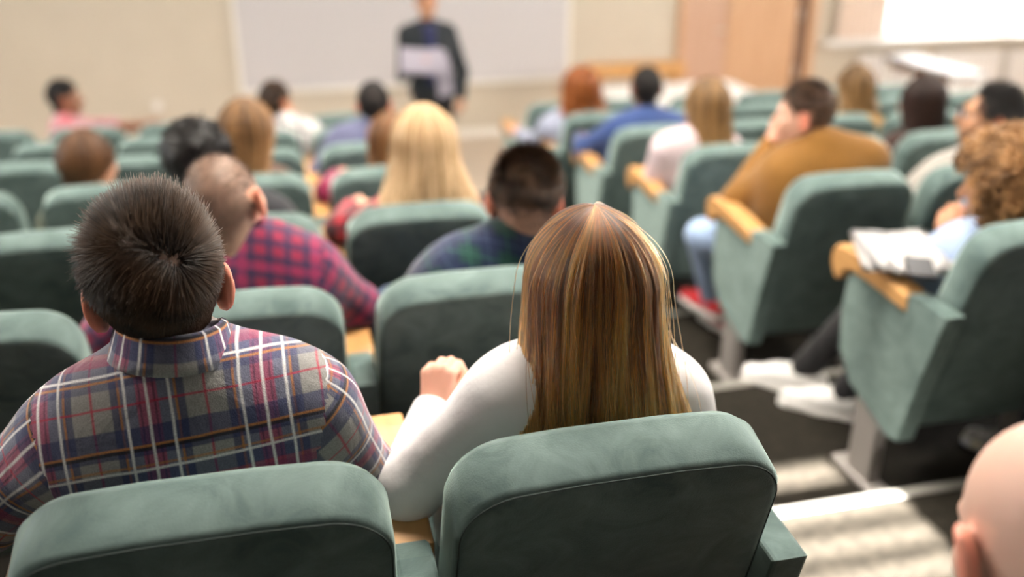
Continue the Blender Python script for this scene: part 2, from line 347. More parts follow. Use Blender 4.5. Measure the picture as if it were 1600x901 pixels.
# ------------------------------------------------------------------ organic bodies: distance fields meshed with surface nets
V3 = lambda *a: np.array(a, float)
def cap(a, b, ra, rb=None, k=None): return ('c', np.array(a, float), np.array(b, float), ra, ra if rb is None else rb, k, False)
def ell(c, r, rot=None, k=None, sub=False): return ('e', np.array(c, float), np.array(r, float), np.eye(3) if rot is None else np.array(rot), None, k, sub)
def field_mesh(prims, h, k0=0.03, noise=None):
    lo = np.full(3, 1e9); hi = -lo
    for p in prims:
        if p[6]: continue
        if p[0] == 'c': r = max(p[3], p[4]); a, b = np.minimum(p[1], p[2])-r, np.maximum(p[1], p[2])+r
        else: r = p[2].max(); a, b = p[1]-r, p[1]+r
        lo = np.minimum(lo, a); hi = np.maximum(hi, b)
    lo -= 3*h+0.01; hi += 3*h+0.01
    n = np.ceil((hi-lo)/h).astype(int)+1
    ax = [lo[i]+h*np.arange(n[i]) for i in range(3)]
    D = np.full(n, 1.0, np.float32)
    for p in prims:
        k = k0 if p[5] is None else p[5]
        if p[0] == 'c': r = max(p[3], p[4]); a, b = np.minimum(p[1], p[2])-r, np.maximum(p[1], p[2])+r
        else: r = p[2].max(); a, b = p[1]-r, p[1]+r
        m = k+3*h; i0 = np.clip(((a-m-lo)/h).astype(int), 0, n-1); i1 = np.clip(((b+m-lo)/h).astype(int)+2, 1, n)
        sl = tuple(slice(i0[i], i1[i]) for i in range(3))
        X = ax[0][sl[0]][:, None, None]; Y = ax[1][sl[1]][None, :, None]; Z = ax[2][sl[2]][None, None, :]
        if p[0] == 'c':
            A, B = p[1], p[2]; d = B-A; L = d@d+1e-12
            t = np.clip(((X-A[0])*d[0]+(Y-A[1])*d[1]+(Z-A[2])*d[2])/L, 0, 1)
            q = np.sqrt((X-A[0]-t*d[0])**2+(Y-A[1]-t*d[1])**2+(Z-A[2]-t*d[2])**2)-(p[3]+(p[4]-p[3])*t)
        else:
            c, rr, M3 = p[1], p[2], p[3]
            u = [(X-c[0])*M3[0, i]+(Y-c[1])*M3[1, i]+(Z-c[2])*M3[2, i] for i in range(3)]
            s = np.sqrt((u[0]/rr[0])**2+(u[1]/rr[1])**2+(u[2]/rr[2])**2)+1e-9
            g = np.sqrt((u[0]/rr[0]**2)**2+(u[1]/rr[1]**2)**2+(u[2]/rr[2]**2)**2)+1e-9
            q = s*(s-1)/g
        o = D[sl]
        if p[6]: q = -q; hh = np.clip(0.5-0.5*(o-q)/k, 0, 1); D[sl] = o+(q-o)*hh+k*hh*(1-hh)
        else: hh = np.clip(0.5+0.5*(o-q)/k, 0, 1); D[sl] = o+(q-o)*hh-k*hh*(1-hh)
    if noise is not None:
        X, Y, Z = np.meshgrid(*ax, indexing='ij'); D = D+noise(X, Y, Z).astype(np.float32)
    ins = D < 0
    c8 = [(i, j, k) for i in (0, 1) for j in (0, 1) for k in (0, 1)]
    def cut(A, o): return A[o[0]:A.shape[0]-1+o[0], o[1]:A.shape[1]-1+o[1], o[2]:A.shape[2]-1+o[2]]
    cnt = sum(cut(ins, o).astype(np.int8) for o in c8); act = (cnt > 0) & (cnt < 8)
    idx = np.full(act.shape, -1, np.int64); cells = np.argwhere(act); idx[act] = np.arange(len(cells))
    acc = np.zeros((len(cells), 3)); num = np.zeros(len(cells))
    vals = [cut(D, o)[act] for o in c8]
    for a in range(8):
        for b in range(a+1, 8):
            oa, ob = np.array(c8[a]), np.array(c8[b])
            if abs(oa-ob).sum() != 1: continue
            da, db = vals[a], vals[b]; x = (da < 0) != (db < 0)
            t = np.where(x, da/(da-db+1e-12), 0)
            acc += np.where(x[:, None], oa+(ob-oa)*t[:, None], 0); num += x
    verts = (cells+acc/num[:, None])*h+lo
    quads = []
    for axis in range(3):
        o = [0, 0, 0]; o[axis] = 1
        s0 = tuple(slice(None, -1) if i == axis else slice(1, -1) for i in range(3)); s1 = tuple(slice(1, None) if i == axis else slice(1, -1) for i in range(3))
        a, b = ins[s0], ins[s1]; e = np.argwhere(a != b)
        flip = a[a != b]
        u, v = (axis+1) % 3, (axis+2) % 3
        base = e.copy()
        for i in (u, v): base[:, i] += 1
        def cid(du, dv):
            c = base.copy(); c[:, u] -= du; c[:, v] -= dv; return idx[c[:, 0], c[:, 1], c[:, 2]]
        q = np.stack([cid(1, 1), cid(0, 1), cid(0, 0), cid(1, 0)], 1)
        q[~flip] = q[~flip][:, ::-1]; quads.append(q)
    return verts, np.concatenate(quads)
def join(parts):
    vs, fs, n = [], [], 0
    for v, f in parts: vs.append(v); fs.append(f+n); n += len(v)
    return np.concatenate(vs), np.concatenate(fs)
def raw_mesh(name, v, f, m, parent=None, uv=None, attr=None):
    me = bpy.data.meshes.new(name); me.vertices.add(len(v)); me.vertices.foreach_set('co', np.ascontiguousarray(v, np.float32).ravel())
    k = f.shape[1]; me.loops.add(f.size); me.loops.foreach_set('vertex_index', np.ascontiguousarray(f, np.int32).ravel())
    me.polygons.add(len(f)); me.polygons.foreach_set('loop_start', np.arange(0, f.size, k, dtype=np.int32)); me.polygons.foreach_set('loop_total', np.full(len(f), k, np.int32))
    me.polygons.foreach_set('use_smooth', np.ones(len(f), bool)); me.update(calc_edges=True); me.validate()
    if uv is not None:
        l = me.uv_layers.new(name='UVMap'); l.data.foreach_set('uv', np.ascontiguousarray(uv, np.float32).ravel())
    if attr is not None:
        for nm, val in attr.items():
            a = me.attributes.new(nm, 'FLOAT', 'POINT'); a.data.foreach_set('value', np.ascontiguousarray(val, np.float32))
    for mm in (m if isinstance(m, list) else [m]): me.materials.append(mm)
    o = bpy.data.objects.new(name, me); return link(o, parent)
def relax(v, f, it=2, lam=0.5):
    for _ in range(it):
        s = np.zeros_like(v); c = np.zeros(len(v))
        for i in range(4):
            np.add.at(s, f[:, i], v[f[:, (i+1) % 4]]+v[f[:, (i-1) % 4]]); np.add.at(c, f[:, i], 2)
        v = v+lam*(s/np.maximum(c, 1)[:, None]-v)
    return v
def rot(yaw=0, pitch=0, roll=0):
    """columns: right, forward, up. yaw > 0 turns right, pitch > 0 looks up, roll > 0 tilts to the right shoulder"""
    y, p, r = R(-yaw), R(pitch), R(roll)
    Rz = np.array([[math.cos(y), -math.sin(y), 0], [math.sin(y), math.cos(y), 0], [0, 0, 1]])
    Rx = np.array([[1, 0, 0], [0, math.cos(p), -math.sin(p)], [0, math.sin(p), math.cos(p)]])
    Ry = np.array([[math.cos(r), 0, math.sin(r)], [0, 1, 0], [-math.sin(r), 0, math.cos(r)]])
    return Rz@Rx@Ry
def unit(v): v = np.asarray(v, float); return v/(np.linalg.norm(v)+1e-12)

# ------------------------------------------------------------------ skin, hair and cloth materials
def skin(name, col, root=(0.03, 0.02, 0.015)):
    m = mat(name, col, 0.5, 0.4, sss=0.12, bump=0.08, bscale=350); nt = m.node_tree; b = nt.nodes['Principled BSDF']
    a = nt.nodes.new('ShaderNodeAttribute'); a.attribute_name = 'scalp'
    e = nt.nodes.new('ShaderNodeAttribute'); e.attribute_name = 'blush_glow'
    m1 = nt.nodes.new('ShaderNodeMix'); m1.data_type = 'RGBA'; m1.inputs[6].default_value = (*col, 1); m1.inputs[7].default_value = (min(1, col[0]*1.05), col[1]*0.62, col[2]*0.55, 1)
    mx = nt.nodes.new('ShaderNodeMix'); mx.data_type = 'RGBA'; mx.inputs[7].default_value = (*root, 1)
    nt.links.new(e.outputs['Fac'], m1.inputs[0]); nt.links.new(m1.outputs[2], mx.inputs[6])
    nt.links.new(a.outputs['Fac'], mx.inputs[0]); nt.links.new(mx.outputs[2], b.inputs['Base Color']); return m
def streaks(nt, src, amt):
    """lock-sized variation that follows the fall of the hair"""
    n = nt.nodes.new('ShaderNodeAttribute'); n.attribute_name = 'lock'
    r = nt.nodes.new('ShaderNodeMapRange'); r.inputs['From Min'].default_value = 0.2; r.inputs['From Max'].default_value = 0.8; r.inputs['To Min'].default_value = -amt*0.6; r.inputs['To Max'].default_value = amt*0.7
    nt.links.new(n.outputs['Fac'], r.inputs[0]); ad = nt.nodes.new('ShaderNodeMath'); ad.operation = 'ADD'; ad.use_clamp = True
    nt.links.new(src.outputs[0], ad.inputs[0]); nt.links.new(r.outputs[0], ad.inputs[1]); return ad
def hair_mat(name, root, tip, rnd=0.25, rough=0.3, simple=False):
    if simple:
        m = mat(name, root, 0.42, 0.35); nt = m.node_tree; hi = nt.nodes.new('ShaderNodeHairInfo'); r = nt.nodes.new('ShaderNodeValToRGB')
        r.color_ramp.elements[0].color = (*root, 1); r.color_ramp.elements[1].color = (*tip, 1)
        mm = nt.nodes.new('ShaderNodeMath'); mm.operation = 'MULTIPLY_ADD'; mm.inputs[1].default_value = 0.55; nt.links.new(hi.outputs['Intercept'], mm.inputs[0])
        m2 = nt.nodes.new('ShaderNodeMath'); m2.operation = 'MULTIPLY'; m2.inputs[1].default_value = 0.5; nt.links.new(hi.outputs['Random'], m2.inputs[0]); nt.links.new(m2.outputs[0], mm.inputs[2])
        mm = streaks(nt, mm, 0.75)
        nt.links.new(mm.outputs[0], r.inputs[0]); nt.links.new(r.outputs[0], nt.nodes['Principled BSDF'].inputs['Base Color']); return m
    m = bpy.data.materials.new(name); m.use_nodes = True; nt = m.node_tree; nt.nodes.remove(nt.nodes['Principled BSDF'])
    h = nt.nodes.new('ShaderNodeBsdfHairPrincipled'); h.inputs['Roughness'].default_value = rough; h.inputs['Radial Roughness'].default_value = 0.4; h.inputs['IOR'].default_value = 1.42
    hi = nt.nodes.new('ShaderNodeHairInfo'); r = nt.nodes.new('ShaderNodeValToRGB')
    r.color_ramp.elements[0].color = (*root, 1); r.color_ramp.elements[1].color = (*tip, 1); r.color_ramp.elements[0].position = 0.15
    ic = nt.nodes.new('ShaderNodeMath'); ic.operation = 'MULTIPLY'; ic.inputs[1].default_value = 1.0; nt.links.new(hi.outputs['Intercept'], ic.inputs[0]); nt.links.new(streaks(nt, ic, 0.8).outputs[0], r.inputs[0])
    hs = nt.nodes.new('ShaderNodeHueSaturation'); mr = nt.nodes.new('ShaderNodeMapRange'); mr.inputs['To Min'].default_value = 1-rnd; mr.inputs['To Max'].default_value = 1+rnd*1.4
    nt.links.new(hi.outputs['Random'], mr.inputs[0]); nt.links.new(mr.outputs[0], hs.inputs['Value']); nt.links.new(r.outputs[0], hs.inputs['Color'])
    nt.links.new(hs.outputs[0], h.inputs['Color']); nt.links.new(h.outputs[0], nt.nodes['Material Output'].inputs[0]); return m
def cap_mat(name, col):
    m = mat(name, col, 0.55, 0.35); nt = m.node_tree; b = nt.nodes['Principled BSDF']
    tc = nt.nodes.new('ShaderNodeTexCoord'); mp = nt.nodes.new('ShaderNodeMapping'); mp.inputs['Scale'].default_value = (70, 70, 4)
    n = nt.nodes.new('ShaderNodeTexNoise'); n.inputs['Scale'].default_value = 2; n.inputs['Detail'].default_value = 4
    r = nt.nodes.new('ShaderNodeValToRGB'); r.color_ramp.elements[0].color = (*[c*0.55 for c in col], 1); r.color_ramp.elements[1].color = (*[min(1, c*1.35) for c in col], 1)
    r.color_ramp.elements[0].position = 0.3; r.color_ramp.elements[1].position = 0.7
    nt.links.new(tc.outputs['Object'], mp.inputs[0]); nt.links.new(mp.outputs[0], n.inputs['Vector']); nt.links.new(n.outputs['Fac'], r.inputs[0]); nt.links.new(r.outputs[0], b.inputs['Base Color'])
    return m
def plaid(name, base, stripes, voff=0.0, rough=0.85):
    """stripes: (axis 0/1/2=both, period, centre, width, colour, alpha) woven over base along UV in metres"""
    m = bpy.data.materials.new(name); m.use_nodes = True; nt = m.node_tree; b = nt.nodes['Principled BSDF']; N = nt.nodes.new; Lk = nt.links.new
    uv = N('ShaderNodeUVMap'); sp = N('ShaderNodeSeparateXYZ'); Lk(uv.outputs[0], sp.inputs[0])
    wob = N('ShaderNodeTexNoise'); wob.inputs['Scale'].default_value = 9; tc = N('ShaderNodeTexCoord'); Lk(tc.outputs['Object'], wob.inputs['Vector'])
    wm = N('ShaderNodeMapRange'); wm.inputs['To Min'].default_value = -0.004; wm.inputs['To Max'].default_value = 0.004; Lk(wob.outputs['Fac'], wm.inputs[0])
    co = []
    for i in (0, 1):
        a = N('ShaderNodeMath'); a.operation = 'ADD'; Lk(sp.outputs[i], a.inputs[0]); Lk(wm.outputs[0], a.inputs[1]); co.append(a)
    cur = None
    for ax, per, cen, wid, col, alpha in stripes:
        for i in ((0, 1) if ax == 2 else (ax,)):
            s = N('ShaderNodeMath'); s.operation = 'MULTIPLY_ADD'; Lk(co[i].outputs[0], s.inputs[0]); s.inputs[1].default_value = 1/per; s.inputs[2].default_value = 0.5-(cen+(voff if i else 0))/per+40
            fr = N('ShaderNodeMath'); fr.operation = 'FRACT'; Lk(s.outputs[0], fr.inputs[0])
            su = N('ShaderNodeMath'); su.operation = 'SUBTRACT'; Lk(fr.outputs[0], su.inputs[0]); su.inputs[1].default_value = 0.5
            ab = N('ShaderNodeMath'); ab.operation = 'ABSOLUTE'; Lk(su.outputs[0], ab.inputs[0])
            mr = N('ShaderNodeMapRange'); soft = 0.0012/per
            mr.inputs['From Min'].default_value = wid/2/per-soft; mr.inputs['From Max'].default_value = wid/2/per+soft; mr.inputs['To Min'].default_value = alpha; mr.inputs['To Max'].default_value = 0
            Lk(ab.outputs[0], mr.inputs[0])
            mx = N('ShaderNodeMix'); mx.data_type = 'RGBA'; Lk(mr.outputs[0], mx.inputs[0])
            if cur is None: mx.inputs[6].default_value = (*base, 1)
            else: Lk(cur.outputs[2], mx.inputs[6])
            mx.inputs[7].default_value = (*col, 1); cur = mx
    fz = N('ShaderNodeTexNoise'); fz.inputs['Scale'].default_value = 500; Lk(tc.outputs['Object'], fz.inputs['Vector'])
    hs = N('ShaderNodeHueSaturation'); mr = N('ShaderNodeMapRange'); mr.inputs['To Min'].default_value = 0.55; mr.inputs['To Max'].default_value = 1.45; Lk(fz.outputs['Fac'], mr.inputs[0]); Lk(mr.outputs[0], hs.inputs['Value']); Lk(cur.outputs[2], hs.inputs['Color'])
    Lk(hs.outputs[0], b.inputs['Base Color']); b.inputs['Roughness'].default_value = rough; b.inputs['Specular IOR Level'].default_value = 0.2; b.inputs['Sheen Weight'].default_value = 0.3
    w1 = N('ShaderNodeTexNoise'); w1.inputs['Scale'].default_value = 16; w1.inputs['Detail'].default_value = 3; w1.inputs['Distortion'].default_value = 1.0; Lk(tc.outputs['Object'], w1.inputs['Vector'])
    bp = N('ShaderNodeBump'); bp.inputs['Strength'].default_value = 0.5; bp.inputs['Distance'].default_value = 0.012; Lk(w1.outputs['Fac'], bp.inputs['Height'])
    b2 = N('ShaderNodeBump'); b2.inputs['Strength'].default_value = 0.35; b2.inputs['Distance'].default_value = 0.002; Lk(fz.outputs['Fac'], b2.inputs['Height']); Lk(bp.outputs[0], b2.inputs['Normal']); Lk(b2.outputs[0], b.inputs['Normal'])
    return m
def cloth(name, col, var=0.06):
    m = mat(name, col, 0.85, 0.2, var=var, scale=8, bump=0.45, bscale=14, sheen=0.2)
    for n in m.node_tree.nodes:
        if n.type == 'BUMP': n.inputs['Distance'].default_value = 0.012
    return m
SKIN = {'fair': skin('fair_skin', (0.70, 0.40, 0.29), (0.06, 0.035, 0.025)), 'warm': skin('warm_skin', (0.60, 0.32, 0.21), (0.035, 0.022, 0.018)),
        'tan': skin('tan_skin', (0.50, 0.25, 0.14), (0.02, 0.014, 0.011)), 'brown': skin('brown_skin', (0.26, 0.12, 0.07), (0.012, 0.009, 0.008)),
        'pale': skin('pale_bare_scalp_skin', (0.74, 0.46, 0.36), (0.55, 0.36, 0.30)), 'shaved': skin('shaven_scalp_skin', (0.66, 0.38, 0.27), (0.23, 0.145, 0.105))}
EYE = mat('eye_white', (0.75, 0.72, 0.68), 0.2); IRIS = mat('dark_iris', (0.03, 0.02, 0.015), 0.15)

# ------------------------------------------------------------------ heads, hands, hair
SK_C, SK_R = V3(0, -0.012, 0.030), V3(0.074, 0.094, 0.092)
def head_prims(T, s=1.0):
    """T(p) maps head-local metres to the world; the matrix of T gives orientation"""
    M3, o = T; P = lambda *a: o+M3@(V3(*a)*s)
    p = [ell(P(*SK_C), SK_R*s, M3), ell(P(0, 0.030, -0.030), V3(0.060, 0.064, 0.084)*s, M3, 0.03), cap(P(0, 0.03, -0.066), P(0, 0.062, -0.094), 0.040*s, 0.022*s, 0.03),
         cap(P(0, 0.088, 0.012), P(0, 0.112, -0.026), 0.008*s, 0.013*s, 0.012), cap(P(-0.034, 0.078, 0.030), P(0.034, 0.078, 0.030), 0.014*s, None, 0.015),
         cap(P(-0.020, 0.088, -0.056), P(0.020, 0.088, -0.056), 0.008*s, None, 0.010), cap(P(-0.016, 0.086, -0.068), P(0.016, 0.086, -0.068), 0.008*s, None, 0.008),
         cap(P(-0.042, 0.062, -0.016), P(-0.036, 0.07, -0.03), 0.018*s, None, 0.02), cap(P(0.042, 0.062, -0.016), P(0.036, 0.07, -0.03), 0.018*s, None, 0.02),
         cap(P(0, -0.022, -0.055), P(0, -0.045, -0.185), 0.054*s, 0.060*s, 0.02)]
    for sx in (-1, 1):
        er = M3@rot(yaw=-sx*24, roll=sx*6)
        p += [ell(P(sx*0.083, -0.010, -0.004), V3(0.011, 0.022, 0.036)*s, er, 0.006), ell(P(sx*0.0900, -0.006, 0.000), V3(0.0065, 0.011, 0.019)*s, er, 0.005, True),
              ell(P(sx*0.078, -0.002, -0.032), V3(0.008, 0.010, 0.012)*s, er, 0.006), ell(P(sx*0.032, 0.099, 0.008), V3(0.017, 0.016, 0.012)*s, M3, 0.012, True)]
    return p
def hand_prims(wrist, fwd, back, side, curl=0.5, s=1.0, spread=0.05):
    """fwd: wrist to knuckles, back: out of the back of the hand, side +1 = thumb on the right of fwd seen from the back"""
    f = unit(fwd); b = unit(np.asarray(back)-f*np.dot(back, f)); r = np.cross(f, b)*side; w_ = np.array(wrist, float)
    P = lambda x, y, z: w_+(r*x+f*y+b*z)*s
    p = [cap(P(0, -0.03, 0), P(0, 0.01, 0), 0.027*s, 0.025*s, 0.012)]
    for x, y in ((0.030, 0.088), (0.010, 0.094), (-0.010, 0.090), (-0.028, 0.080)): p.append(cap(P(x*0.6, 0.012, 0), P(x, y-0.012, 0.002), 0.0135*s, 0.0115*s, 0.010))
    for (x, y), ln in zip(((0.030, 0.088), (0.010, 0.094), (-0.010, 0.090), (-0.028, 0.080)), (0.074, 0.083, 0.077, 0.060)):
        q = P(x, y-0.01, 0.0); ang = 0.0; sp_ = x*spread*8
        for j, (fr, rr) in enumerate(((0.45, 0.0098), (0.31, 0.0088), (0.24, 0.0078))):
            ang += curl*(1.25, 1.5, 1.1)[j]
            d = f*math.cos(ang)-b*math.sin(ang)+r*sp_*0.3*math.cos(ang); e = q+unit(d)*ln*fr*s
            p.append(cap(q, e, rr*s, (rr-0.0008)*s, 0.004)); q = e
    a = P(0.022, 0.015, -0.006); c = P(0.046, 0.048, -0.016); d = c+(unit(r*(0.55-curl*0.7)+f*0.8-b*(0.2+0.4*curl)))*0.034*s; e = d+unit(r*(0.3-curl)+f*0.8-b*0.3)*0.026*s
    p += [cap(a, c, 0.015*s, 0.012*s, 0.010), cap(c, d, 0.0112*s, 0.0100*s, 0.005), cap(d, e, 0.0100*s, 0.0085*s, 0.004)]
    return p
def scalp_mask(L):
    x, y, z = L[:, 0], L[:, 1], L[:, 2]
    low = np.interp(y, [-0.075, -0.045, -0.022, 0.006, 0.02, 0.05, 0.09], [-0.092, -0.066, -0.035, 0.030, 0.022, 0.062, 0.098])
    return np.clip((z-low)/0.010+0.5, 0, 1)*~((np.abs(x) > 0.0705) & (z < 0.034) & (y > -0.04))
def smooth01(a, b, x): t = np.clip((x-a)/(b-a), 0, 1); return t*t*(3-2*t)
def hair_object(name, paths, m, parent, r0, r1, lock=None):
    """paths: N x n x 3 strand points, kept as hair curves"""
    N, n, _ = paths.shape
    c = bpy.data.hair_curves.new(name); c.add_curves([n]*N)
    c.points.foreach_set('position', np.ascontiguousarray(paths, np.float32).ravel())
    a = c.attributes['radius'] if 'radius' in c.attributes else c.attributes.new('radius', 'FLOAT', 'POINT')
    t = np.linspace(0, 1, n); rad = np.tile(r0+(r1-r0)*t**1.5, N)
    a.data.foreach_set('value', rad.astype(np.float32)); c.materials.append(m)
    if lock is None:
        q = paths[:, 0]*95.0; lock = 0.5+0.16*(np.sin(q[:, 0]+1.3*np.sin(q[:, 1]))+np.sin(q[:, 1]*1.1+1.7*np.sin(q[:, 2]*0.8))+np.sin(q[:, 2]*1.2+q[:, 0]*0.6))
    l = c.attributes.new('lock', 'FLOAT', 'POINT'); l.data.foreach_set('value', np.repeat(lock, n).astype(np.float32))
    o = bpy.data.objects.new(name, c); link(o, parent); o['kind'] = 'stuff'; return o
def sample(v, f, wgt, N):
    tri = np.concatenate([f[:, [0, 1, 2]], f[:, [0, 2, 3]]]); a, b, c = v[tri[:, 0]], v[tri[:, 1]], v[tri[:, 2]]
    nr = np.cross(b-a, c-a); ar = np.linalg.norm(nr, axis=1); pr = ar*wgt[tri].mean(1); pr /= pr.sum()
    i = RNG.choice(len(tri), N, p=pr); u, w_ = RNG.random(N), RNG.random(N); s = u+w_ > 1; u[s], w_[s] = 1-u[s], 1-w_[s]
    return a[i]+(b[i]-a[i])*u[:, None]+(c[i]-a[i])*w_[:, None], nr[i]/(ar[i][:, None]+1e-12)
def short_strands(L, nrm, flow, length, lift, n, wild=0.12, bend=0.5):
    """strands in head-local space"""
    N = len(L); fl = flow-nrm*(flow*nrm).sum(1, keepdims=True); fl /= np.linalg.norm(fl, axis=1, keepdims=True)+1e-9
    d = fl*(1-lift)[:, None]+nrm*lift[:, None]+RNG.normal(0, wild, (N, 3)); d /= np.linalg.norm(d, axis=1, keepdims=True)
    pts = [L-nrm*0.002]; p = L.copy(); ln = length*(1+RNG.normal(0, 0.14, N)); pts_n = n-1
    for i in range(pts_n):
        p = p+d*(ln/pts_n)[:, None]; pts.append(p.copy())
        d = d+fl*bend*0.35; d /= np.linalg.norm(d, axis=1, keepdims=True)
        q = (p-SK_C)/(SK_R+0.004); rr = np.linalg.norm(q, axis=1); s = (rr < 1) & (L[:, 2] > -0.03)
        p = np.where(s[:, None], SK_C+(p-SK_C)/rr[:, None], p); pts[-1] = p.copy()
    return np.stack(pts, 1)
def long_flow(phi, t, layer, H):
    """head-local hair surface. phi 0 = back, +-pi/2 = sides; t 0..1 root to tip"""
    off = 0.010+0.016*layer+H.get('puff', 0.0); Rr = [SK_R[i]+off for i in range(3)]
    t = np.asarray(t); th0 = H.get('th0', 0.0); split = H.get('split', 0.34)
    ta = np.clip(t/split, 0, 1); tb = np.clip((t-split)/(1-split), 0, 1)
    th = R(0.5)+ta*R(89.5)
    sx, cx = np.sin(phi), np.cos(phi)
    A = np.stack([Rr[0]*np.sin(th)**H.get('peak', 1.2)*sx, -Rr[1]*np.sin(th)*cx, Rr[2]*np.cos(th)], -1)+SK_C
    L = H['len']+0*phi; e = smooth01(0, 1, tb)
    wx = H.get('wx', 0.12); yb = H.get('yb', -0.10)
    bx_ = wx*np.sin(np.clip(phi*H.get('gather', 0.72), -1.5, 1.5))*(1-0.18*layer*0); by = yb-H.get('dy', 0.025)*cx*(0.3+0.7*layer)
    Bx = A[..., 0]+(bx_-A[..., 0])*e; By = A[..., 1]+(by-A[..., 1])*e
    B = np.stack([Bx, By, A[..., 2]-tb*L], -1)
    return B
def long_hair(parent, T, H, cap_m, hair_m, N, n=16, r0=0.0006, r1=0.0004, fly=0):
    M3, o = T; pm = H.get('phimax', 2.2); s = H.get('s', 1.0)
    np_, nt_ = 40, 30; g = np.linspace(-pm, pm, np_); tt = np.linspace(0, 0.985, nt_)
    PH, TT = np.meshgrid(g, tt, indexing='ij'); v = long_flow(PH, TT, -0.25+0*PH, H).reshape(-1, 3)
    inner = long_flow(PH, TT, -0.25+0*PH, H); inn = inner.reshape(-1, 3).copy()
    c = np.array([0, -0.02, 0]); inn[:, :2] = c[:2]+(inn[:, :2]-c[:2])*0.90; inn[:, 2] -= 0.004*(1-TT.reshape(-1))
    I = np.arange(np_*nt_).reshape(np_, nt_); off = np_*nt_
    q = np.stack([I[:-1, :-1], I[1:, :-1], I[1:, 1:], I[:-1, 1:]], -1).reshape(-1, 4); q2 = q[:, ::-1]+off
    rim = []
    for a in (I[0, :], I[-1, ::-1], I[::-1, 0], I[:, -1]):
        rim.append(np.stack([a[:-1], a[1:], a[1:]+off, a[:-1]+off], -1))
    f = np.concatenate([q, q2]+rim); vw = np.concatenate([v, inn])*s@M3.T+o
    hob = raw_mesh('hair', vw, f, cap_m, parent)
    phi = RNG.uniform(-pm, pm, N); lay = RNG.random(N)**0.7; t0 = np.where(RNG.random(N) < 0.55, RNG.uniform(0, 0.08, N), RNG.uniform(0, 0.33, N)); t1 = RNG.uniform(0.90, 1.0, N)-H.get('layered', 0.0)*RNG.random(N)**2
    t = t0[:, None]+(t1-t0)[:, None]*np.linspace(0, 1, n)
    clump = RNG.normal(0, 1, (60, 2)); ci = ((phi+pm)/(2*pm)*59).astype(int); u = np.linspace(0, 1, n)
    ph = phi[:, None]+(H.get('clump', 0.05)*clump[ci, 0])[:, None]*u**2+RNG.normal(0, 0.05, N)[:, None]*u
    P = long_flow(ph, t, lay[:, None]+0*t, H)
    wv = H.get('wave', 0.004); k = H.get('freq', 9)
    ph0 = clump[ci, 1]*3+RNG.normal(0, 0.5, N)
    P[..., 0] += wv*np.sin(k*u+ph0[:, None])*u; P[..., 1] += wv*0.7*np.cos(k*1.2*u+ph0[:, None])*u
    P += RNG.normal(0, H.get('mess', 0.0015), (N, 1, 3))*u[None, :, None]
    if fly:
        i = RNG.choice(N, fly, replace=False); d = RNG.normal(0, 1, (fly, 3)); d[:, 2] = np.abs(d[:, 2])*0.6; d[:, 1] -= 0.4
        P[i] += d[:, None, :]*(RNG.random(fly)**2)[:, None, None]*(0.020*np.sin(np.pi*np.clip(u*1.1, 0, 1))**1.2)[None, :, None]
    P = P*s@M3.T+o
    w_ = (phi+pm)/(2*pm); lock = 0.5+0*phi
    for cnt, am in ((20, 0.14), (70, 0.20), (220, 0.22)): tb_ = RNG.normal(0, 1, (3, cnt+1)); lr = np.minimum((lay*3).astype(int), 2); x_ = w_*cnt; i_ = np.minimum(x_.astype(int), cnt-1); fr_ = x_-i_; lock = lock+am*(tb_[lr, i_]*(1-fr_)+tb_[lr, i_+1]*fr_)
    hair_object('strands', P, hair_m, hob, r0, r1, lock); return hob
def curly_hair(parent, T, cap_m, hair_m, center, radii, N, rad=0.012, turns=4, length=0.11, r=0.0011, drop=0.35, inner=0.72, onto=None):
    M3, o = T; c = V3(*center); rr = V3(*radii)
    d = RNG.normal(0, 1, (N*2, 3)); d /= np.linalg.norm(d, axis=1, keepdims=True)
    keep = ~((d[:, 1] > 0.45) & (d[:, 2] < 0.45)) & (d[:, 2] > -0.85); d = d[keep][:N]; N = len(d)
    core = [ell(o+M3@(c+V3(0, -0.02, 0.006)), rr*inner*V3(1, 0.86, 1), M3)]
    for k in range(42):
        q = d[k]*rr*inner*0.86; core.append(ell(o+M3@(c+q), np.full(3, 0.026+0.014*RNG.random()), None, 0.01))
    if onto is None: v, f = field_mesh(core, 0.007, 0.01); hob = raw_mesh('hair', v, f, cap_m, parent)
    else: hob = onto
    n = 4*turns+2; u = np.linspace(0, 1, n); out = []
    base = c+d*rr*(inner-0.12)
    tip = c+d*rr*(1.0+RNG.normal(0, 0.05, N))[:, None]+np.array([0, 0, -1])*drop*length*RNG.random(N)[:, None]
    ax_ = tip-base; e1 = np.cross(ax_, RNG.normal(0, 1, (N, 3))); e1 /= np.linalg.norm(e1, axis=1, keepdims=True); e2 = np.cross(ax_, e1); e2 /= np.linalg.norm(e2, axis=1, keepdims=True)
    a = 2*np.pi*turns*u+RNG.uniform(0, 6.28, N)[:, None]; cr = rad*(0.5+RNG.random(N))
    P = base[:, None]+ax_[:, None]*u[None, :, None]+(e1[:, None]*np.cos(a)[..., None]+e2[:, None]*np.sin(a)[..., None])*(cr[:, None]*(0.3+0.7*u))[..., None]
    hair_object('curls', P@M3.T+o, hair_m, hob, r, r*0.7); return hob
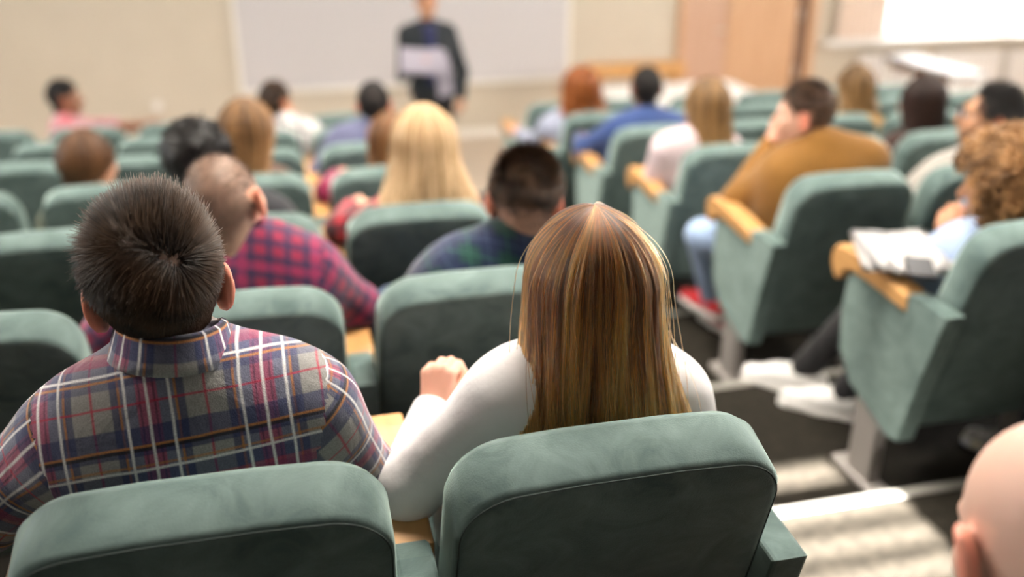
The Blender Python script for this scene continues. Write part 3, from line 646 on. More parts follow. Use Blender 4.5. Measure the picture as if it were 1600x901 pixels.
# ------------------------------------------------------------------ people
def shoe_mesh(name, ankle, toe, m, parent, base, s=1.0, floor_z=None, tilt=0.0):
    f = unit([toe[0], toe[1], tilt]); r = unit(np.cross(f, [0, 0, 1])); u = np.cross(r, f); a = np.array(ankle, float)
    z0 = -0.085
    P = lambda y, x, z: a+(f*y+r*x+u*z)*s
    pr = [cap(P(-0.045, 0, z0+0.035), P(0.07, 0, z0+0.036), 0.034*s, 0.037*s, 0.03), cap(P(0.07, 0.008, z0+0.033), P(0.165, 0.004, z0+0.030), 0.038*s, 0.029*s, 0.02),
          cap(P(-0.03, 0, z0+0.05), P(-0.012, 0, -0.01), 0.036*s, 0.040*s, 0.03), cap(P(0.0, 0, z0+0.06), P(0.09, 0.0, z0+0.05), 0.036*s, 0.030*s, 0.03)]
    v, f4 = field_mesh(pr, 0.009, 0.02); zmin = a+u*z0*s
    d = (v-zmin)@u; v = v-np.outer(np.minimum(d, 0), u)                       # flat sole
    o = raw_mesh('shoe', v, f4, m[0], parent); o.location = -base
    up = [cap(P(-0.045, 0, z0+0.012), P(0.07, 0, z0+0.012), 0.041*s, 0.043*s, 0.02), cap(P(0.07, 0.006, z0+0.012), P(0.165, 0.003, z0+0.012), 0.043*s, 0.034*s, 0.02)]
    v, f4 = field_mesh(up, 0.009, 0.01); d = (v-zmin)@u; v = v-np.outer(np.clip(d, None, 0)+np.clip(d-0.026*s, 0, None), u)
    raw_mesh('sole', v, f4, m[1], o)
    for j in range(4):
        y = 0.035+0.022*j; z = z0+0.095-0.012*j
        obj('lace', tube(bmesh.new(), [P(y, -0.026, z-0.010), P(y+0.004, 0, z+0.003), P(y, 0.026, z-0.010)], 0.0045*s, 6), m[1], o, True)
    return o
WHITE_SHOE = (mat('white_shoe_leather', (0.82, 0.80, 0.78), 0.5), mat('white_rubber', (0.80, 0.78, 0.75), 0.6))
BLACK_SHOE = (mat('black_shoe_leather', (0.02, 0.02, 0.022), 0.45), mat('black_rubber', (0.03, 0.03, 0.03), 0.7))
RED_SHOE = (mat('red_canvas', (0.62, 0.03, 0.04), 0.7), WHITE_SHOE[1])
GREY_SHOE = (mat('grey_patterned_knit', (0.42, 0.40, 0.37), 0.8, col2=(0.10, 0.10, 0.11), scale=60), mat('pale_blue_yellow_rubber', (0.55, 0.58, 0.75), 0.6, col2=(0.70, 0.62, 0.30), scale=14))
def wp(q): return at(*q[1:]) if isinstance(q, tuple) and q[0] == 'px' else np.array(q, float)
def person(label, seat_at, head, yaw=0, pitch=0, roll=0, body=0, neck=None, pelvis=None, sw=0.165, arms=None, legs=None, tone='warm', shirt=None, pants=None,
           shoes=BLACK_SHOE, h=0.013, hh=0.0075, hair=None, bulk=1.0, sleeves=True, standing=False, hands=None, sh=None, hs=1.0, scalp=0.0, beard=0.0, drop=0.0, collar=None, tuck=0.0, ref=None, shoe_s=1.0):
    S = np.array(seat_at, float); base = S.copy(); Hc = wp(head); Mh = rot(yaw, pitch, roll); T = (Mh, Hc)
    t = thing('person', label, 'person', tuple(base))
    Rb = rot(body); rt3, fw3 = Rb[:, 0], Rb[:, 1]; up = V3(0, 0, 1)
    nb = wp(neck) if neck is not None else Hc+Mh@V3(0, -0.045, -0.165)*hs
    pv = wp(pelvis) if pelvis is not None else (S+V3(0, 0.30, 0.535))
    shc = nb-up*0.045; J = {}
    for s, k in ((-1, 'L'), (1, 'R')): J[k] = wp(sh[k]) if sh and k in sh else shc+rt3*sw*s-up*0.012
    ax_ = unit(J['R']-J['L']); spine = nb-pv
    def torso(e):
        b = bulk; P = [cap(pv-ax_*0.085, pv+ax_*0.085, 0.118*b+e, None, 0.08), cap(pv+spine*0.40-ax_*0.07, pv+spine*0.40+ax_*0.07, 0.104*b+e, None, 0.08),
             cap(pv+spine*0.70-ax_*0.085, pv+spine*0.70+ax_*0.085, 0.108*b+e, None, 0.08), cap(pv, pv+spine*0.8, 0.09*b+e, None, 0.08),
             cap(J['L']*0.94+J['R']*0.06, J['R']*0.94+J['L']*0.06, 0.054*b+e, None, 0.06)]
        for k in 'LR': P.append(cap(nb+up*0.02-unit(spine)*0.01, nb*0.30+J[k]*0.70+up*0.018, 0.052+e*0.7, 0.044+e*0.7, 0.05))
        return P
    arm_pts, hand_list = {}, []
    for s, k in ((-1, 'L'), (1, 'R')):
        a = (arms or {}).get(k, {})
        el = wp(a['e']) if 'e' in a else (J[k]+rt3*s*0.055+fw3*0.07-up*0.265)
        wr = wp(a['w']) if 'w' in a else (el-rt3*s*0.05+fw3*0.235-up*0.005)
        arm_pts[k] = (J[k], el, wr); hd = a.get('hand', {}); f = unit(hd.get('f', wr-el)); bk = hd.get('b', up*0.9+rt3*s*0.4)
        hand_list.append(hand_prims(wr+f*0.012, f, bk, -s if hd.get('flip', 1) == 1 else s, hd.get('curl', 0.45), hd.get('s', 1.0)))
    def arm_prims(e1, e2, e3):
        P = []
        for k in 'LR':
            a, b, c = arm_pts[k]; P += [cap(a, b, 0.052*bulk+e1, 0.043*bulk+e2, 0.03), cap(b, c, 0.043*bulk+e2, 0.027+e3, 0.02)]
        return P
    leg_pts = {}
    for s, k in ((-1, 'L'), (1, 'R')):
        hip = pv+rt3*s*0.085-up*0.03
        lg = (legs or {}).get(k, {})
        if standing: kn, an = hip+fw3*0.015-up*0.42+rt3*s*0.01, V3(hip[0], hip[1], S[2]+0.085)
        else: kn, an = S+Rb@V3(s*0.115, 0.665, 0.515), S+Rb@V3(s*0.12, 0.60, 0.085)
        kn = wp(lg['k']) if 'k' in lg else kn; an = wp(lg['a']) if 'a' in lg else an
        leg_pts[k] = (hip, kn, an, lg.get('toe', fw3[:2]), lg.get('tilt', 0.0))
    def leg_prims(e):
        P = []
        for k in 'LR':
            a, b, c = leg_pts[k][:3]; P += [cap(a, b, 0.082+e, 0.058+e, 0.04), cap(b, c, 0.058+e, 0.038+e, 0.02)]
        return P
    bare = 0.0 if sleeves else 0.0
    v1, f1 = field_mesh(torso(0)+arm_prims(bare, 0, 0)+leg_prims(0), h, 0.05)
    hv, hf = field_mesh(head_prims(T, hs), hh, 0.02); hv = relax(hv, hf, 1)
    parts = [(v1, f1), (hv, hf)]
    for P in hand_list: parts.append(field_mesh(P, 0.006 if h > 0.01 else 0.0045, 0.006))
    bv, bf = join(parts)
    L = (hv-Hc)@Mh/hs; mk = np.zeros(len(bv)); bl = np.zeros(len(bv)); i0 = len(v1); sm = scalp_mask(L)*scalp
    if beard: sm = np.maximum(sm, beard*smooth01(0.0, 0.02, -0.038-L[:, 2]+0.0)*smooth01(0.0, 0.03, L[:, 1])*smooth01(-0.115, -0.10, L[:, 2])*(1-np.exp(-((L[:, 0]/0.026)**2+((L[:, 2]+0.061)/0.014)**2)**2)))
    mk[i0:i0+len(hv)] = sm; bl[i0:i0+len(hv)] = np.clip(smooth01(0.070, 0.082, np.abs(L[:, 0]))*(np.abs(L[:, 1]+0.008) < 0.03)*(np.abs(L[:, 2]) < 0.045), 0, 1)*0.9  # ears painted redder, for the light that glows through them
    bl[i0+len(hv):] = 0.15
    o = raw_mesh('body', bv, bf, SKIN[tone], t, attr={'scalp': mk, 'blush_glow': bl}); o.location = -base
    for sx in (-1, 1):
        bm = bmesh.new(); bmesh.ops.create_uvsphere(bm, u_segments=12, v_segments=8, radius=0.0125*hs)
        e = obj('eye', bm, EYE, o, True); e.data.materials.append(IRIS); c = Hc+Mh@V3(sx*0.031, 0.0735, 0.008)*hs; e.location = c
        for p_ in e.data.polygons:
            if np.dot(Mh[:, 1], p_.center)/(0.0125*hs) > 0.74: p_.material_index = 1
    if shirt is not None:
        sp_ = torso(0.014)+(arm_prims(0.012, 0.014, 0.012) if sleeves is True else [])
        if sleeves == 'short':
            for k in 'LR': a, b, c = arm_pts[k]; sp_.append(cap(a, a+(b-a)*0.85, 0.068, 0.066, 0.03))
        v, f = field_mesh(sp_, h, 0.05)
        nrm_up = (v-pv)@up
        fc = v[f].mean(1); u_ = np.zeros((len(f), 4, 2)); best = None
        tu = (v-pv)@ax_; tv = (v-pv)@unit(spine)+0.75*((v-nb)@unit(np.cross(up, ax_)))
        if ref is not None: q_ = wp(ref); tu = tu-(q_-pv)@ax_; tv = tv-((q_-pv)@unit(spine)+0.75*((q_-nb)@unit(np.cross(up, ax_))))
        uvt = np.stack([tu, tv], 1); cls = np.zeros(len(f), int); ca = []
        for ki, k in enumerate('LR'):
            a, b, c = arm_pts[k]; d1 = unit(b-a); s = 1 if k == 'R' else -1
            m = ((fc-a)@(unit(ax_*s*0.85+d1*0.35)) > 0.0)
            e_ = unit(c-b); mm = ((fc-b)@unit(e_+d1*0.2) > -0.01) & (np.linalg.norm(np.cross(fc-b, e_), axis=1) < 0.10)
            cls[m] = 1+ki; cls[mm & (np.linalg.norm(fc-(b+c)/2, axis=1) < 0.20)] = 1+ki
            ar = unit(np.cross(d1, up*0.2+fw3)); ar2 = np.cross(d1, ar); w_ = (v-a); along = w_@d1
            ang = np.arctan2(w_@ar2, w_@ar); ca.append(np.stack([ang*0.062, along+0.03], 1))
        for i in range(4): u_[:, i] = uvt[f[:, i]]
        for ki in (0, 1):
            q = ca[ki][f[cls == 1+ki]]; q0 = q[:, :1, 0]; q[:, :, 0] = q0+(q[:, :, 0]-q0+np.pi*0.062) % (2*np.pi*0.062)-np.pi*0.062; u_[cls == 1+ki] = q
        o = raw_mesh('shirt', v, f, shirt, t, uv=u_.reshape(-1, 2)); o.location = -base
    if collar is not None:
        n, vs, fs = 40, [], []; prof = [(0.062, -0.035), (0.064, 0.0), (0.061, 0.026), (0.064, 0.034), (0.071, 0.030), (0.080, -0.004), (0.084, -0.016), (0.079, -0.014), (0.070, 0.006)]
        nd = unit(Hc+Mh@V3(0, -0.03, -0.09)-nb); e1 = unit(ax_-nd*np.dot(ax_, nd)); e2 = np.cross(nd, e1); uvv = []
        for i in range(n):
            a = 2*math.pi*i/n
            for j, (r_, z) in enumerate(prof):
                front = max(0, math.sin(a)); vs.append(nb+nd*0.045+(e1*math.cos(a)*r_+e2*math.sin(a)*r_*0.98)+nd*(z-0.03*front)); uvv.append((a*0.075, 0.30+sum(math.hypot(prof[q+1][0]-prof[q][0], prof[q+1][1]-prof[q][1]) for q in range(j))))
        np2 = len(prof); F4 = [(i*np2+j, ((i+1) % n)*np2+j, ((i+1) % n)*np2+j+1, i*np2+j+1) for i in range(n) for j in range(np2-1)]
        F4 = np.array(F4); vs = np.array(vs); uvv = np.array(uvv); uu = uvv[F4]; w_ = F4[:, 1] < F4[:, 0]; uu[w_, 1, 0] += 2*math.pi*0.075; uu[w_, 2, 0] += 2*math.pi*0.075
        o = raw_mesh('collar', vs, F4, collar, t, uv=uu.reshape(-1, 2)); o.location = -base
    if pants is not None:
        v, f = field_mesh([cap(pv-ax_*0.085-up*0.02, pv+ax_*0.085-up*0.02, 0.126*bulk, None, 0.05)]+leg_prims(0.012), 0.014, 0.05)
        o = raw_mesh('trousers', v, f, pants, t); o.location = -base
        for k in 'LR': shoe_mesh('shoe', leg_pts[k][2], leg_pts[k][3], shoes, t, base, shoe_s, tilt=leg_pts[k][4])
    if hair is not None:
        ho = hair(t, T, (hv-Hc)@Mh, hf, hs)
        if ho is not None: ho.location = -base
    return t
# ---- hair styles; each returns a function of the head
def H_short(m, N=2600, top=0.045, side=0.018, nape=0.008, r=0.0009, flow='fwd', lift=0.35, wild=0.12, whorl=None, n=6, r1=None, fade=0.0):
    def go(par, T, L, f, s):
        w_ = scalp_mask(L); p, nr = sample(L, f, w_, N); z = p[:, 2]
        ln = np.interp(z, [-0.09, -0.05, 0.0, 0.05, 0.09, 0.12], [nape*0.6, nape, side, side*0.55+top*0.45, top*0.9, top])
        if fade: kp = RNG.random(N) > fade*smooth01(0.055, 0.015, z)+0.12*fade*smooth01(0.0, -0.08, z); p, nr, z, ln = p[kp], nr[kp], z[kp], ln[kp]
        lf = np.interp(z, [-0.08, 0.0, 0.06, 0.11], [0.10, 0.16, lift*0.8, lift])
        if whorl is not None:
            a, b = V3(*whorl[0]), V3(*whorl[1]); d = b-a; tt = np.clip(((p-a)@d)/(d@d), 0, 1); c = a+tt[:, None]*d; fl = p-c; dist = np.linalg.norm(fl, axis=1)
            fl = fl/(dist[:, None]+1e-6)+np.array([0, 0, -0.9])*smooth01(0.03, -0.04, z)[:, None]+np.array(whorl[2])*smooth01(0.06, 0.11, z)[:, None]
            keep = RNG.random(len(p)) < np.clip(0.30+dist/0.012, 0, 1); p, nr, ln, lf, fl, dist = p[keep], nr[keep], ln[keep], lf[keep], fl[keep], dist[keep]
            ln = ln*np.clip(0.45+dist/0.05, 0, 1)
        else:
            topw = smooth01(0.05, 0.10, z)[:, None]; fv = {'fwd': V3(0, 1, 0), 'back': V3(0.15, -1, 0.2), 'left': V3(-1, 0.4, 0), 'up': V3(0, 0.2, 1)}[flow]
            fl = np.array([0, 0, -1.0])*(1-topw)+fv*topw+np.array([0, 0.25, 0])*(1-topw)
        P = short_strands(p, nr, fl, ln, lf, n, wild); M3, o = T
        return hair_object('hair', P*s@M3.T+o, m, par, r, r*0.5 if r1 is None else r1)
    return go
def H_long(H, cm, hm, N, n=14, r0=0.0013, r1=0.0009, fly=0):
    return lambda par, T, L, f, s: long_hair(par, T, H, cm, hm, N, n, r0, r1, fly)
def H_curly(cm, hm, c, radii, N, extra=None, **k):
    def go(par, T, L, f, s):
        o = curly_hair(par, T, cm, hm, c, radii, N, **k)
        if extra: curly_hair(par, T, cm, hm, c, radii, onto=o, **extra)
        return o
    return go
def colours(name, root, tip, cap=None, **k): return cap_mat(name+'_hair_mass', cap or tuple((a+b)/2*0.6 for a, b in zip(root, tip))), hair_mat(name+'_hair', root, tip, **k)
dk_b = colours('dark_brown', (0.012, 0.0065, 0.004), (0.085, 0.045, 0.023), simple=True)
aub = colours('auburn_brown', (0.060, 0.019, 0.006), (0.66, 0.235, 0.055), (0.05, 0.017, 0.006), rnd=0.5)
blond = colours('blonde', (0.34, 0.20, 0.085), (0.78, 0.58, 0.36), (0.36, 0.225, 0.10), simple=True)
chest = colours('chestnut', (0.050, 0.022, 0.011), (0.17, 0.08, 0.035), simple=True)
streak = colours('streaky_brown', (0.035, 0.017, 0.008), (0.36, 0.19, 0.08), (0.075, 0.037, 0.017), simple=True)
copper = colours('copper', (0.15, 0.040, 0.008), (0.42, 0.13, 0.025), (0.16, 0.042, 0.009), simple=True)
ombre = colours('ombre', (0.030, 0.015, 0.008), (0.38, 0.215, 0.085), (0.07, 0.037, 0.016), simple=True)
espresso = colours('espresso', (0.016, 0.007, 0.005), (0.036, 0.015, 0.010), simple=True)
black = colours('black', (0.006, 0.005, 0.005), (0.016, 0.012, 0.011), simple=True)
gold_curl = colours('golden_brown', (0.022, 0.010, 0.004), (0.38, 0.195, 0.075), (0.018, 0.008, 0.004), simple=True)
auburn2 = colours('light_auburn', (0.07, 0.03, 0.012), (0.34, 0.155, 0.055), simple=True)
# ---- clothing
NAVY, RED_, GREYW, WHITE_, ORANGE = (0.035, 0.045, 0.15), (0.42, 0.02, 0.055), (0.29, 0.28, 0.27), (0.78, 0.76, 0.76), (0.50, 0.20, 0.05)
_v = lambda ax, s: [(ax, 0.145, 0, 0.078, (0.105, 0.115, 0.215), 0.72)] + [(ax, 0.145, k*0.041, 0.012, (0.022, 0.030, 0.10), 0.72) for k in (-1, 1)] + [(ax, 0.145, 0, 0.028, (0.42, 0.04, 0.10), 0.62), (ax, 0.145, 0.0095, 0.0022, (0.03, 0.02, 0.05), 0.7), (ax, 0.145, -0.0095, 0.0022, (0.03, 0.02, 0.05), 0.7), (ax, 0.145, 0.0725, 0.0030, RED_, 0.8)] + [(ax, 0.145, k*0.036, 0.0032, ORANGE, 0.75) for k in (-1, 1)]
_w = [(0, 0.145, k, 0.0036, WHITE_, 0.9) for k in (-0.0285, 0.0285, 0)]
HERO = plaid('grey_blue_red_plaid', GREYW, _v(0, 1) + [(1, 0.19, 0.008, 0.040, (0.022, 0.032, 0.11), 0.72), (1, 0.19, 0.108, 0.045, (0.04, 0.05, 0.14), 0.6), (1, 0.19, 0.060, 0.0030, RED_, 0.8), (1, 0.19, -0.062, 0.018, (0.33, 0.03, 0.075), 0.55), (1, 0.19, -0.043, 0.022, (0.03, 0.04, 0.13), 0.6),
    (1, 0.19, -0.003, 0.006, (0.015, 0.013, 0.016), 0.85), (1, 0.19, 0.001, 0.0034, ORANGE, 0.85), (1, 0.19, 0.098, 0.0034, ORANGE, 0.8), (1, 0.19, -0.026, 0.0034, ORANGE, 0.6)] + _w + [(1, 0.19, -0.032, 0.0036, WHITE_, 0.85), (1, 0.19, 0.106, 0.0036, WHITE_, 0.9)])
MAROON = plaid('maroon_navy_check', (0.26, 0.018, 0.058), [(2, 0.040, 0, 0.017, (0.03, 0.022, 0.07), 0.72), (2, 0.16, 0.02, 0.02, (0.28, 0.025, 0.10), 0.5)])
REDBLK = plaid('red_black_check', (0.40, 0.02, 0.035), [(2, 0.07, 0, 0.035, (0.02, 0.012, 0.016), 0.72)])
GRNNAVY = plaid('green_navy_tartan', (0.010, 0.045, 0.042), [(2, 0.09, 0, 0.042, (0.010, 0.016, 0.060), 0.8), (2, 0.09, 0.045, 0.005, (0.02, 0.09, 0.06), 0.8), (2, 0.09, 0.0, 0.003, (0.05, 0.09, 0.16), 0.6)])
PINKCHK = plaid('red_white_check', (0.50, 0.40, 0.40), [(2, 0.045, 0, 0.02, (0.42, 0.03, 0.06), 0.7), (2, 0.09, 0.02, 0.008, (0.05, 0.06, 0.16), 0.6)])
BWPAT = mat('white_black_print', (0.75, 0.72, 0.70), 0.85, scale=9, col2=(0.78, 0.75, 0.73))
BWPAT = plaid('white_grey_check', (0.58, 0.55, 0.54), [(2, 0.12, 0, 0.018, (0.05, 0.055, 0.07), 0.8)])
jeans = cloth('blue_denim', (0.06, 0.09, 0.17)); ljeans = cloth('light_denim', (0.34, 0.46, 0.68)); blackp = cloth('black_trousers', (0.014, 0.013, 0.015)); navyp = cloth('navy_trousers', (0.018, 0.02, 0.04))
def S_(side, k, c): y, z = row_yz(k); return (-c*SP if side == 'L' else XR0+c*SP, y, z)
px = lambda x, y, Y: ('px', x, y, Y)
Y_ = lambda k, d: (k-1)*DR+d
# row 1: the couple in focus
person('man in grey, blue and red plaid shirt seen from behind, thick dark brown hair', S_('L', 1, 1), px(250, 455, 0.205), yaw=-6, roll=-3, h=0.008, hh=0.005,
    ref=px(242, 694, 0.085), neck=px(272, 580, 0.175), sh={'L': px(95, 695, 0.19), 'R': px(488, 632, 0.19)}, arms={'L': dict(e=px(-30, 800, 0.22)), 'R': dict(e=px(562, 742, 0.25), w=px(560, 700, 0.47))},
    tone='fair', shirt=HERO, collar=HERO, pants=jeans, scalp=0.85, bulk=1.04,
    hair=H_short(dk_b[1], 30000, top=0.060, side=0.011, nape=0.006, r=0.00042, whorl=((0.030, -0.088, 0.072), (-0.022, -0.070, 0.098), (-0.35, 0.9, 0.1)), lift=0.30, wild=0.06, n=7))
person('woman in white long-sleeved top seen from behind, long straight auburn-brown hair', S_('L', 1, 0), px(920, 462, 0.205), yaw=0, h=0.008, hh=0.006, sw=0.135, bulk=0.88,
    neck=px(925, 575, 0.185), sh={'L': px(782, 628, 0.18), 'R': px(1052, 622, 0.18)}, arms={'L': dict(e=px(637, 762, 0.20), w=px(676, 646, 0.40), hand=dict(f=(0.22, 0.25, 0.9), b=(-0.5, -0.8, 0.2), curl=0.95, s=0.84)), 'R': dict(e=px(1100, 735, 0.24))},
    tone='fair', shirt=cloth('white_jersey', (0.84, 0.80, 0.80), 0.02), pants=navyp, hair=H_long(dict(len=0.315, wx=0.158, peak=1.35, yb=-0.145, dy=0.022, clump=0.07, wave=0.006, freq=8, mess=0.002, layered=0.05, phimax=2.35), aub[0], aub[1], 17000, 22, 0.00050, 0.00034, fly=170))
# row 2, left block
person('shaven-headed man in maroon and navy check shirt, head leaning left, turned right', S_('L', 2, 1), px(356, 322, Y_(2, .23)), yaw=20, roll=-14, h=0.011, hh=0.006, neck=px(418, 398, Y_(2, .20)),
    sh={'L': px(300, 430, Y_(2, .22)), 'R': px(492, 425, Y_(2, .20))}, arms={'L': dict(e=px(168, 522, Y_(2, .25))), 'R': dict(e=px(560, 478, Y_(2, .26)))}, tone='shaved', shirt=MAROON, pants=jeans, scalp=0.9,
    hair=H_short(hair_mat('stubble', (0.05, 0.03, 0.02), (0.10, 0.06, 0.04), simple=True), 3000, top=0.006, side=0.005, nape=0.003, r=0.0004, n=3, lift=0.7))
person('man with dark swept-back quiff and faded sides in green and navy tartan shirt', S_('L', 2, 0), px(820, 318, Y_(2, .22)), yaw=18, roll=4, h=0.011, hh=0.006, neck=px(790, 396, Y_(2, .19)),
    sh={'L': px(712, 424, Y_(2, .22)), 'R': px(880, 404, Y_(2, .20))}, arms={'L': dict(e=px(572, 548, Y_(2, .30)))}, tone='fair', shirt=GRNNAVY, pants=jeans, scalp=0.5,
    hair=H_short(dk_b[1], 6500, top=0.052, side=0.006, nape=0.002, r=0.0008, flow='back', lift=0.45, fade=0.85))
# row 3, left
person('blonde woman with half-up hair in red and black check shirt', S_('L', 3, 0), px(662, 232, Y_(3, .22)), yaw=0, sw=0.14, bulk=0.9, h=0.012, arms={'L': dict(e=px(532, 358, Y_(3, .26)))}, tone='fair', shirt=REDBLK, pants=jeans,
    hair=H_long(dict(len=0.30, wx=0.185, yb=-0.13, clump=0.14, wave=0.010, freq=7, puff=0.006, layered=0.1), blond[0], blond[1], 4200, fly=30))
# row 4, left
person('woman with reddish-brown long hair in plum red top, half hidden by the blonde', S_('L', 4, 0), px(612, 226, Y_(4, .22)), yaw=8, sw=0.14, bulk=0.9, arms={'L': dict(e=px(512, 300, Y_(4, .27)))}, tone='fair', shirt=cloth('plum_red', (0.26, 0.02, 0.07)), pants=jeans,
    hair=H_long(dict(len=0.22, wx=0.105, yb=-0.12), auburn2[0], auburn2[1], 2600))
person('man with spiky black twisted hair, seen above the shaven head', S_('L', 3, 1), px(314, 256, Y_(3, .24)), yaw=10, roll=-6, tone='brown', shirt=cloth('charcoal_knit', (0.03, 0.03, 0.035)), pants=blackp, scalp=1.0, neck=px(345, 322, Y_(3, .20)),
    hair=H_curly(black[0], black[1], (0, -0.02, 0.045), (0.112, 0.112, 0.118), 330, rad=0.002, turns=2, length=0.03, r=0.0036, drop=0.2, inner=0.74))
person('woman with smooth brown bob, head turned right, by the left edge', S_('L', 4, 2), px(142, 258, Y_(4, .22)), yaw=38, sw=0.14, bulk=0.9, tone='warm', shirt=cloth('olive_top', (0.08, 0.09, 0.05)), pants=jeans,
    hair=H_long(dict(len=0.10, wx=0.085, yb=-0.075, phimax=2.0, puff=0.006), streak[0], chest[1], 2600))
# row 5, left
person('woman with long streaky light-brown hair, face turned right', S_('L', 4, 1), px(388, 210, Y_(4, .23)), yaw=35, sw=0.14, bulk=0.9, tone='warm', shirt=cloth('brown_top', (0.12, 0.07, 0.05)), pants=jeans,
    hair=H_long(dict(len=0.27, wx=0.12, yb=-0.10, puff=0.008, clump=0.1), streak[0], streak[1], 2800))
# row 6, left
person('man in white shirt with grey lines leaning his cheek on his hand', S_('L', 6, 1), px(430, 161, Y_(6, .26)), yaw=42, pitch=-8, tone='tan', shirt=BWPAT, pants=blackp, scalp=1.0, neck=px(446, 196, Y_(6, .22)),
    arms={'R': dict(e=px(500, 226, Y_(6, .45)), w=px(463, 190, Y_(6, .42)), hand=dict(f=(-0.25, -0.3, 0.9), b=(0.8, 0.3, 0.1), curl=0.7))}, hair=H_short(dk_b[1], 1800, top=0.03, side=0.02, nape=0.01, r=0.0014))
person('man with short black hair in slate-blue shirt, leaning toward the presenter', S_('L', 5, 0), px(584, 166, Y_(5, .28)), yaw=4, neck=px(574, 208, Y_(5, .24)), sh={'L': px(528, 222, Y_(5, .25)), 'R': px(622, 218, Y_(5, .25))}, tone='warm', shirt=cloth('slate_blue_shirt', (0.125, 0.13, 0.22)), pants=blackp, scalp=1.0,
    arms={'L': dict(e=px(498, 272, Y_(5, .30)))}, hair=H_short(black[1], 2000, top=0.025, side=0.014, nape=0.008, r=0.0013))
# row 7, far left
person('man in red and white check shirt in profile, arm stretched along the seats', S_('L', 7, 3), px(101, 155, Y_(7, .30)), yaw=78, body=55, tone='brown', shirt=PINKCHK, pants=jeans, scalp=1.0, sleeves='short', neck=px(98, 196, Y_(7, .26)),
    sh={'L': px(128, 202, Y_(7, .40)), 'R': px(104, 212, Y_(7, .14))}, arms={'L': dict(e=px(190, 200, Y_(7, .30)), w=px(243, 192, Y_(7, .10)), hand=dict(curl=0.3, f=(0.95, -0.2, -0.05)))},
    hair=H_short(black[1], 2000, top=0.022, side=0.012, nape=0.006, r=0.0013))
# right block
curly = person('woman with a big curly golden-brown hairdo in pale denim shirt, looking at her phone', S_('R', 2, 0), px(1568, 285, Y_(2, .24)), yaw=-42, pitch=-14, sw=0.145, bulk=0.9, h=0.010, hh=0.0065, tone='tan', shirt=cloth('pale_denim_shirt', (0.30, 0.38, 0.55)), pants=blackp, shoes=WHITE_SHOE, shoe_s=1.12,
    sh={'L': px(1530, 392, Y_(2, .24))}, arms={'L': dict(e=px(1478, 462, Y_(2, .30)), w=px(1481, 392, Y_(2, .34)), hand=dict(f=(0.10, 0.30, 0.95), b=(-0.75, -0.6, 0.1), curl=0.40, flip=1)), 'R': dict(e=px(1640, 470, Y_(2, .42)), w=px(1530, 440, Y_(2, .52)))},
    legs={'L': dict(k=(1.47, 1.40, 0.40), a=(1.345, 1.66, -0.038), toe=(-0.77, 0.64)), 'R': dict(k=(1.62, 1.38, 0.39), a=(1.395, 1.47, -0.040), toe=(-0.80, 0.60))},
    hair=H_curly(gold_curl[0], gold_curl[1], (0, -0.012, 0.014), (0.150, 0.150, 0.155), 1500, rad=0.013, turns=4, length=0.10, r=0.0014, inner=0.62, extra=dict(N=800, rad=0.015, turns=3, length=0.10, r=0.0055, inner=0.66)))
person('man in mustard sweater resting his face on his hand, short dark hair', S_('R', 3, 0), px(1258, 180, Y_(3, .30)), yaw=-52, roll=-4, pitch=-4, tone='fair', shirt=cloth('mustard_knit', (0.215, 0.098, 0.019)), pants=ljeans, shoes=RED_SHOE, scalp=0.62, neck=px(1284, 232, Y_(3, .24)), h=0.011, hh=0.0065, bulk=1.1, body=-18,
    sh={'L': px(1218, 272, Y_(3, .30)), 'R': px(1362, 250, Y_(3, .20))}, arms={'L': dict(e=px(1152, 312, Y_(3, .40)), w=px(1203, 226, Y_(3, .50)), hand=dict(f=(0.15, -0.12, 0.95), b=(-0.6, 0.1, 0.1), curl=0.75))},
    legs={'L': dict(k=px(1098, 368, Y_(3, .62)), a=px(1112, 462, Y_(3, .66)), toe=(-0.3, 0.95))}, hair=H_short(dk_b[1], 4200, top=0.028, side=0.007, nape=0.003, r=0.0008, fade=0.7))
glasses = person('bearded man with black hair and glasses in profile, light grey jacket', S_('R', 3, 1), px(1545, 186, Y_(3, .28)), yaw=-68, pitch=8, tone='tan', shirt=cloth('light_grey_jacket', (0.36, 0.335, 0.305)), pants=blackp, scalp=0.95, beard=0.75, hh=0.0065, body=-15,
    sh={'L': px(1482, 278, Y_(3, .26))}, arms={'L': dict(e=px(1446, 330, Y_(3, .30)))}, hair=H_short(black[1], 3800, top=0.050, side=0.030, nape=0.014, r=0.0011, flow='back', lift=0.35))
person('woman with dark blonde straight hair in pale pink top', S_('R', 4, 0), px(1104, 170, Y_(4, .23)), yaw=-6, sw=0.15, bulk=0.95, tone='fair', shirt=cloth('pale_pink_top', (0.64, 0.51, 0.53), 0.03), pants=navyp, sleeves='short', neck=px(1092, 220, Y_(4, .20)),
    sh={'L': px(1040, 232, Y_(4, .2))}, arms={'L': dict(e=px(1022, 292, Y_(4, .30)))}, hair=H_long(dict(len=0.23, wx=0.105, yb=-0.115, phimax=2.1), ombre[0], ombre[1], 2600))
person('woman with very dark brown long hair in dark top, right block', S_('R', 4, 2), px(1438, 162, Y_(4, .24)), yaw=-14, sw=0.14, bulk=0.9, tone='warm', shirt=cloth('dark_brown_top', (0.05, 0.025, 0.02)), pants=blackp,
    hair=H_long(dict(len=0.30, wx=0.12, yb=-0.10, phimax=2.1), espresso[0], espresso[1], 2600))
person('man with close-cropped black hair in royal blue shirt, arm on the armrest', S_('R', 5, 0), px(1009, 140, Y_(5, .27)), yaw=4, tone='brown', shirt=cloth('royal_blue_shirt', (0.035, 0.065, 0.19)), pants=blackp, scalp=1.0, sw=0.19, bulk=1.05, neck=px(1012, 186, Y_(5, .22)),
    arms={'L': dict(e=px(912, 232, Y_(5, .36)))}, hair=H_short(black[1], 2000, top=0.018, side=0.014, nape=0.008, r=0.0013))
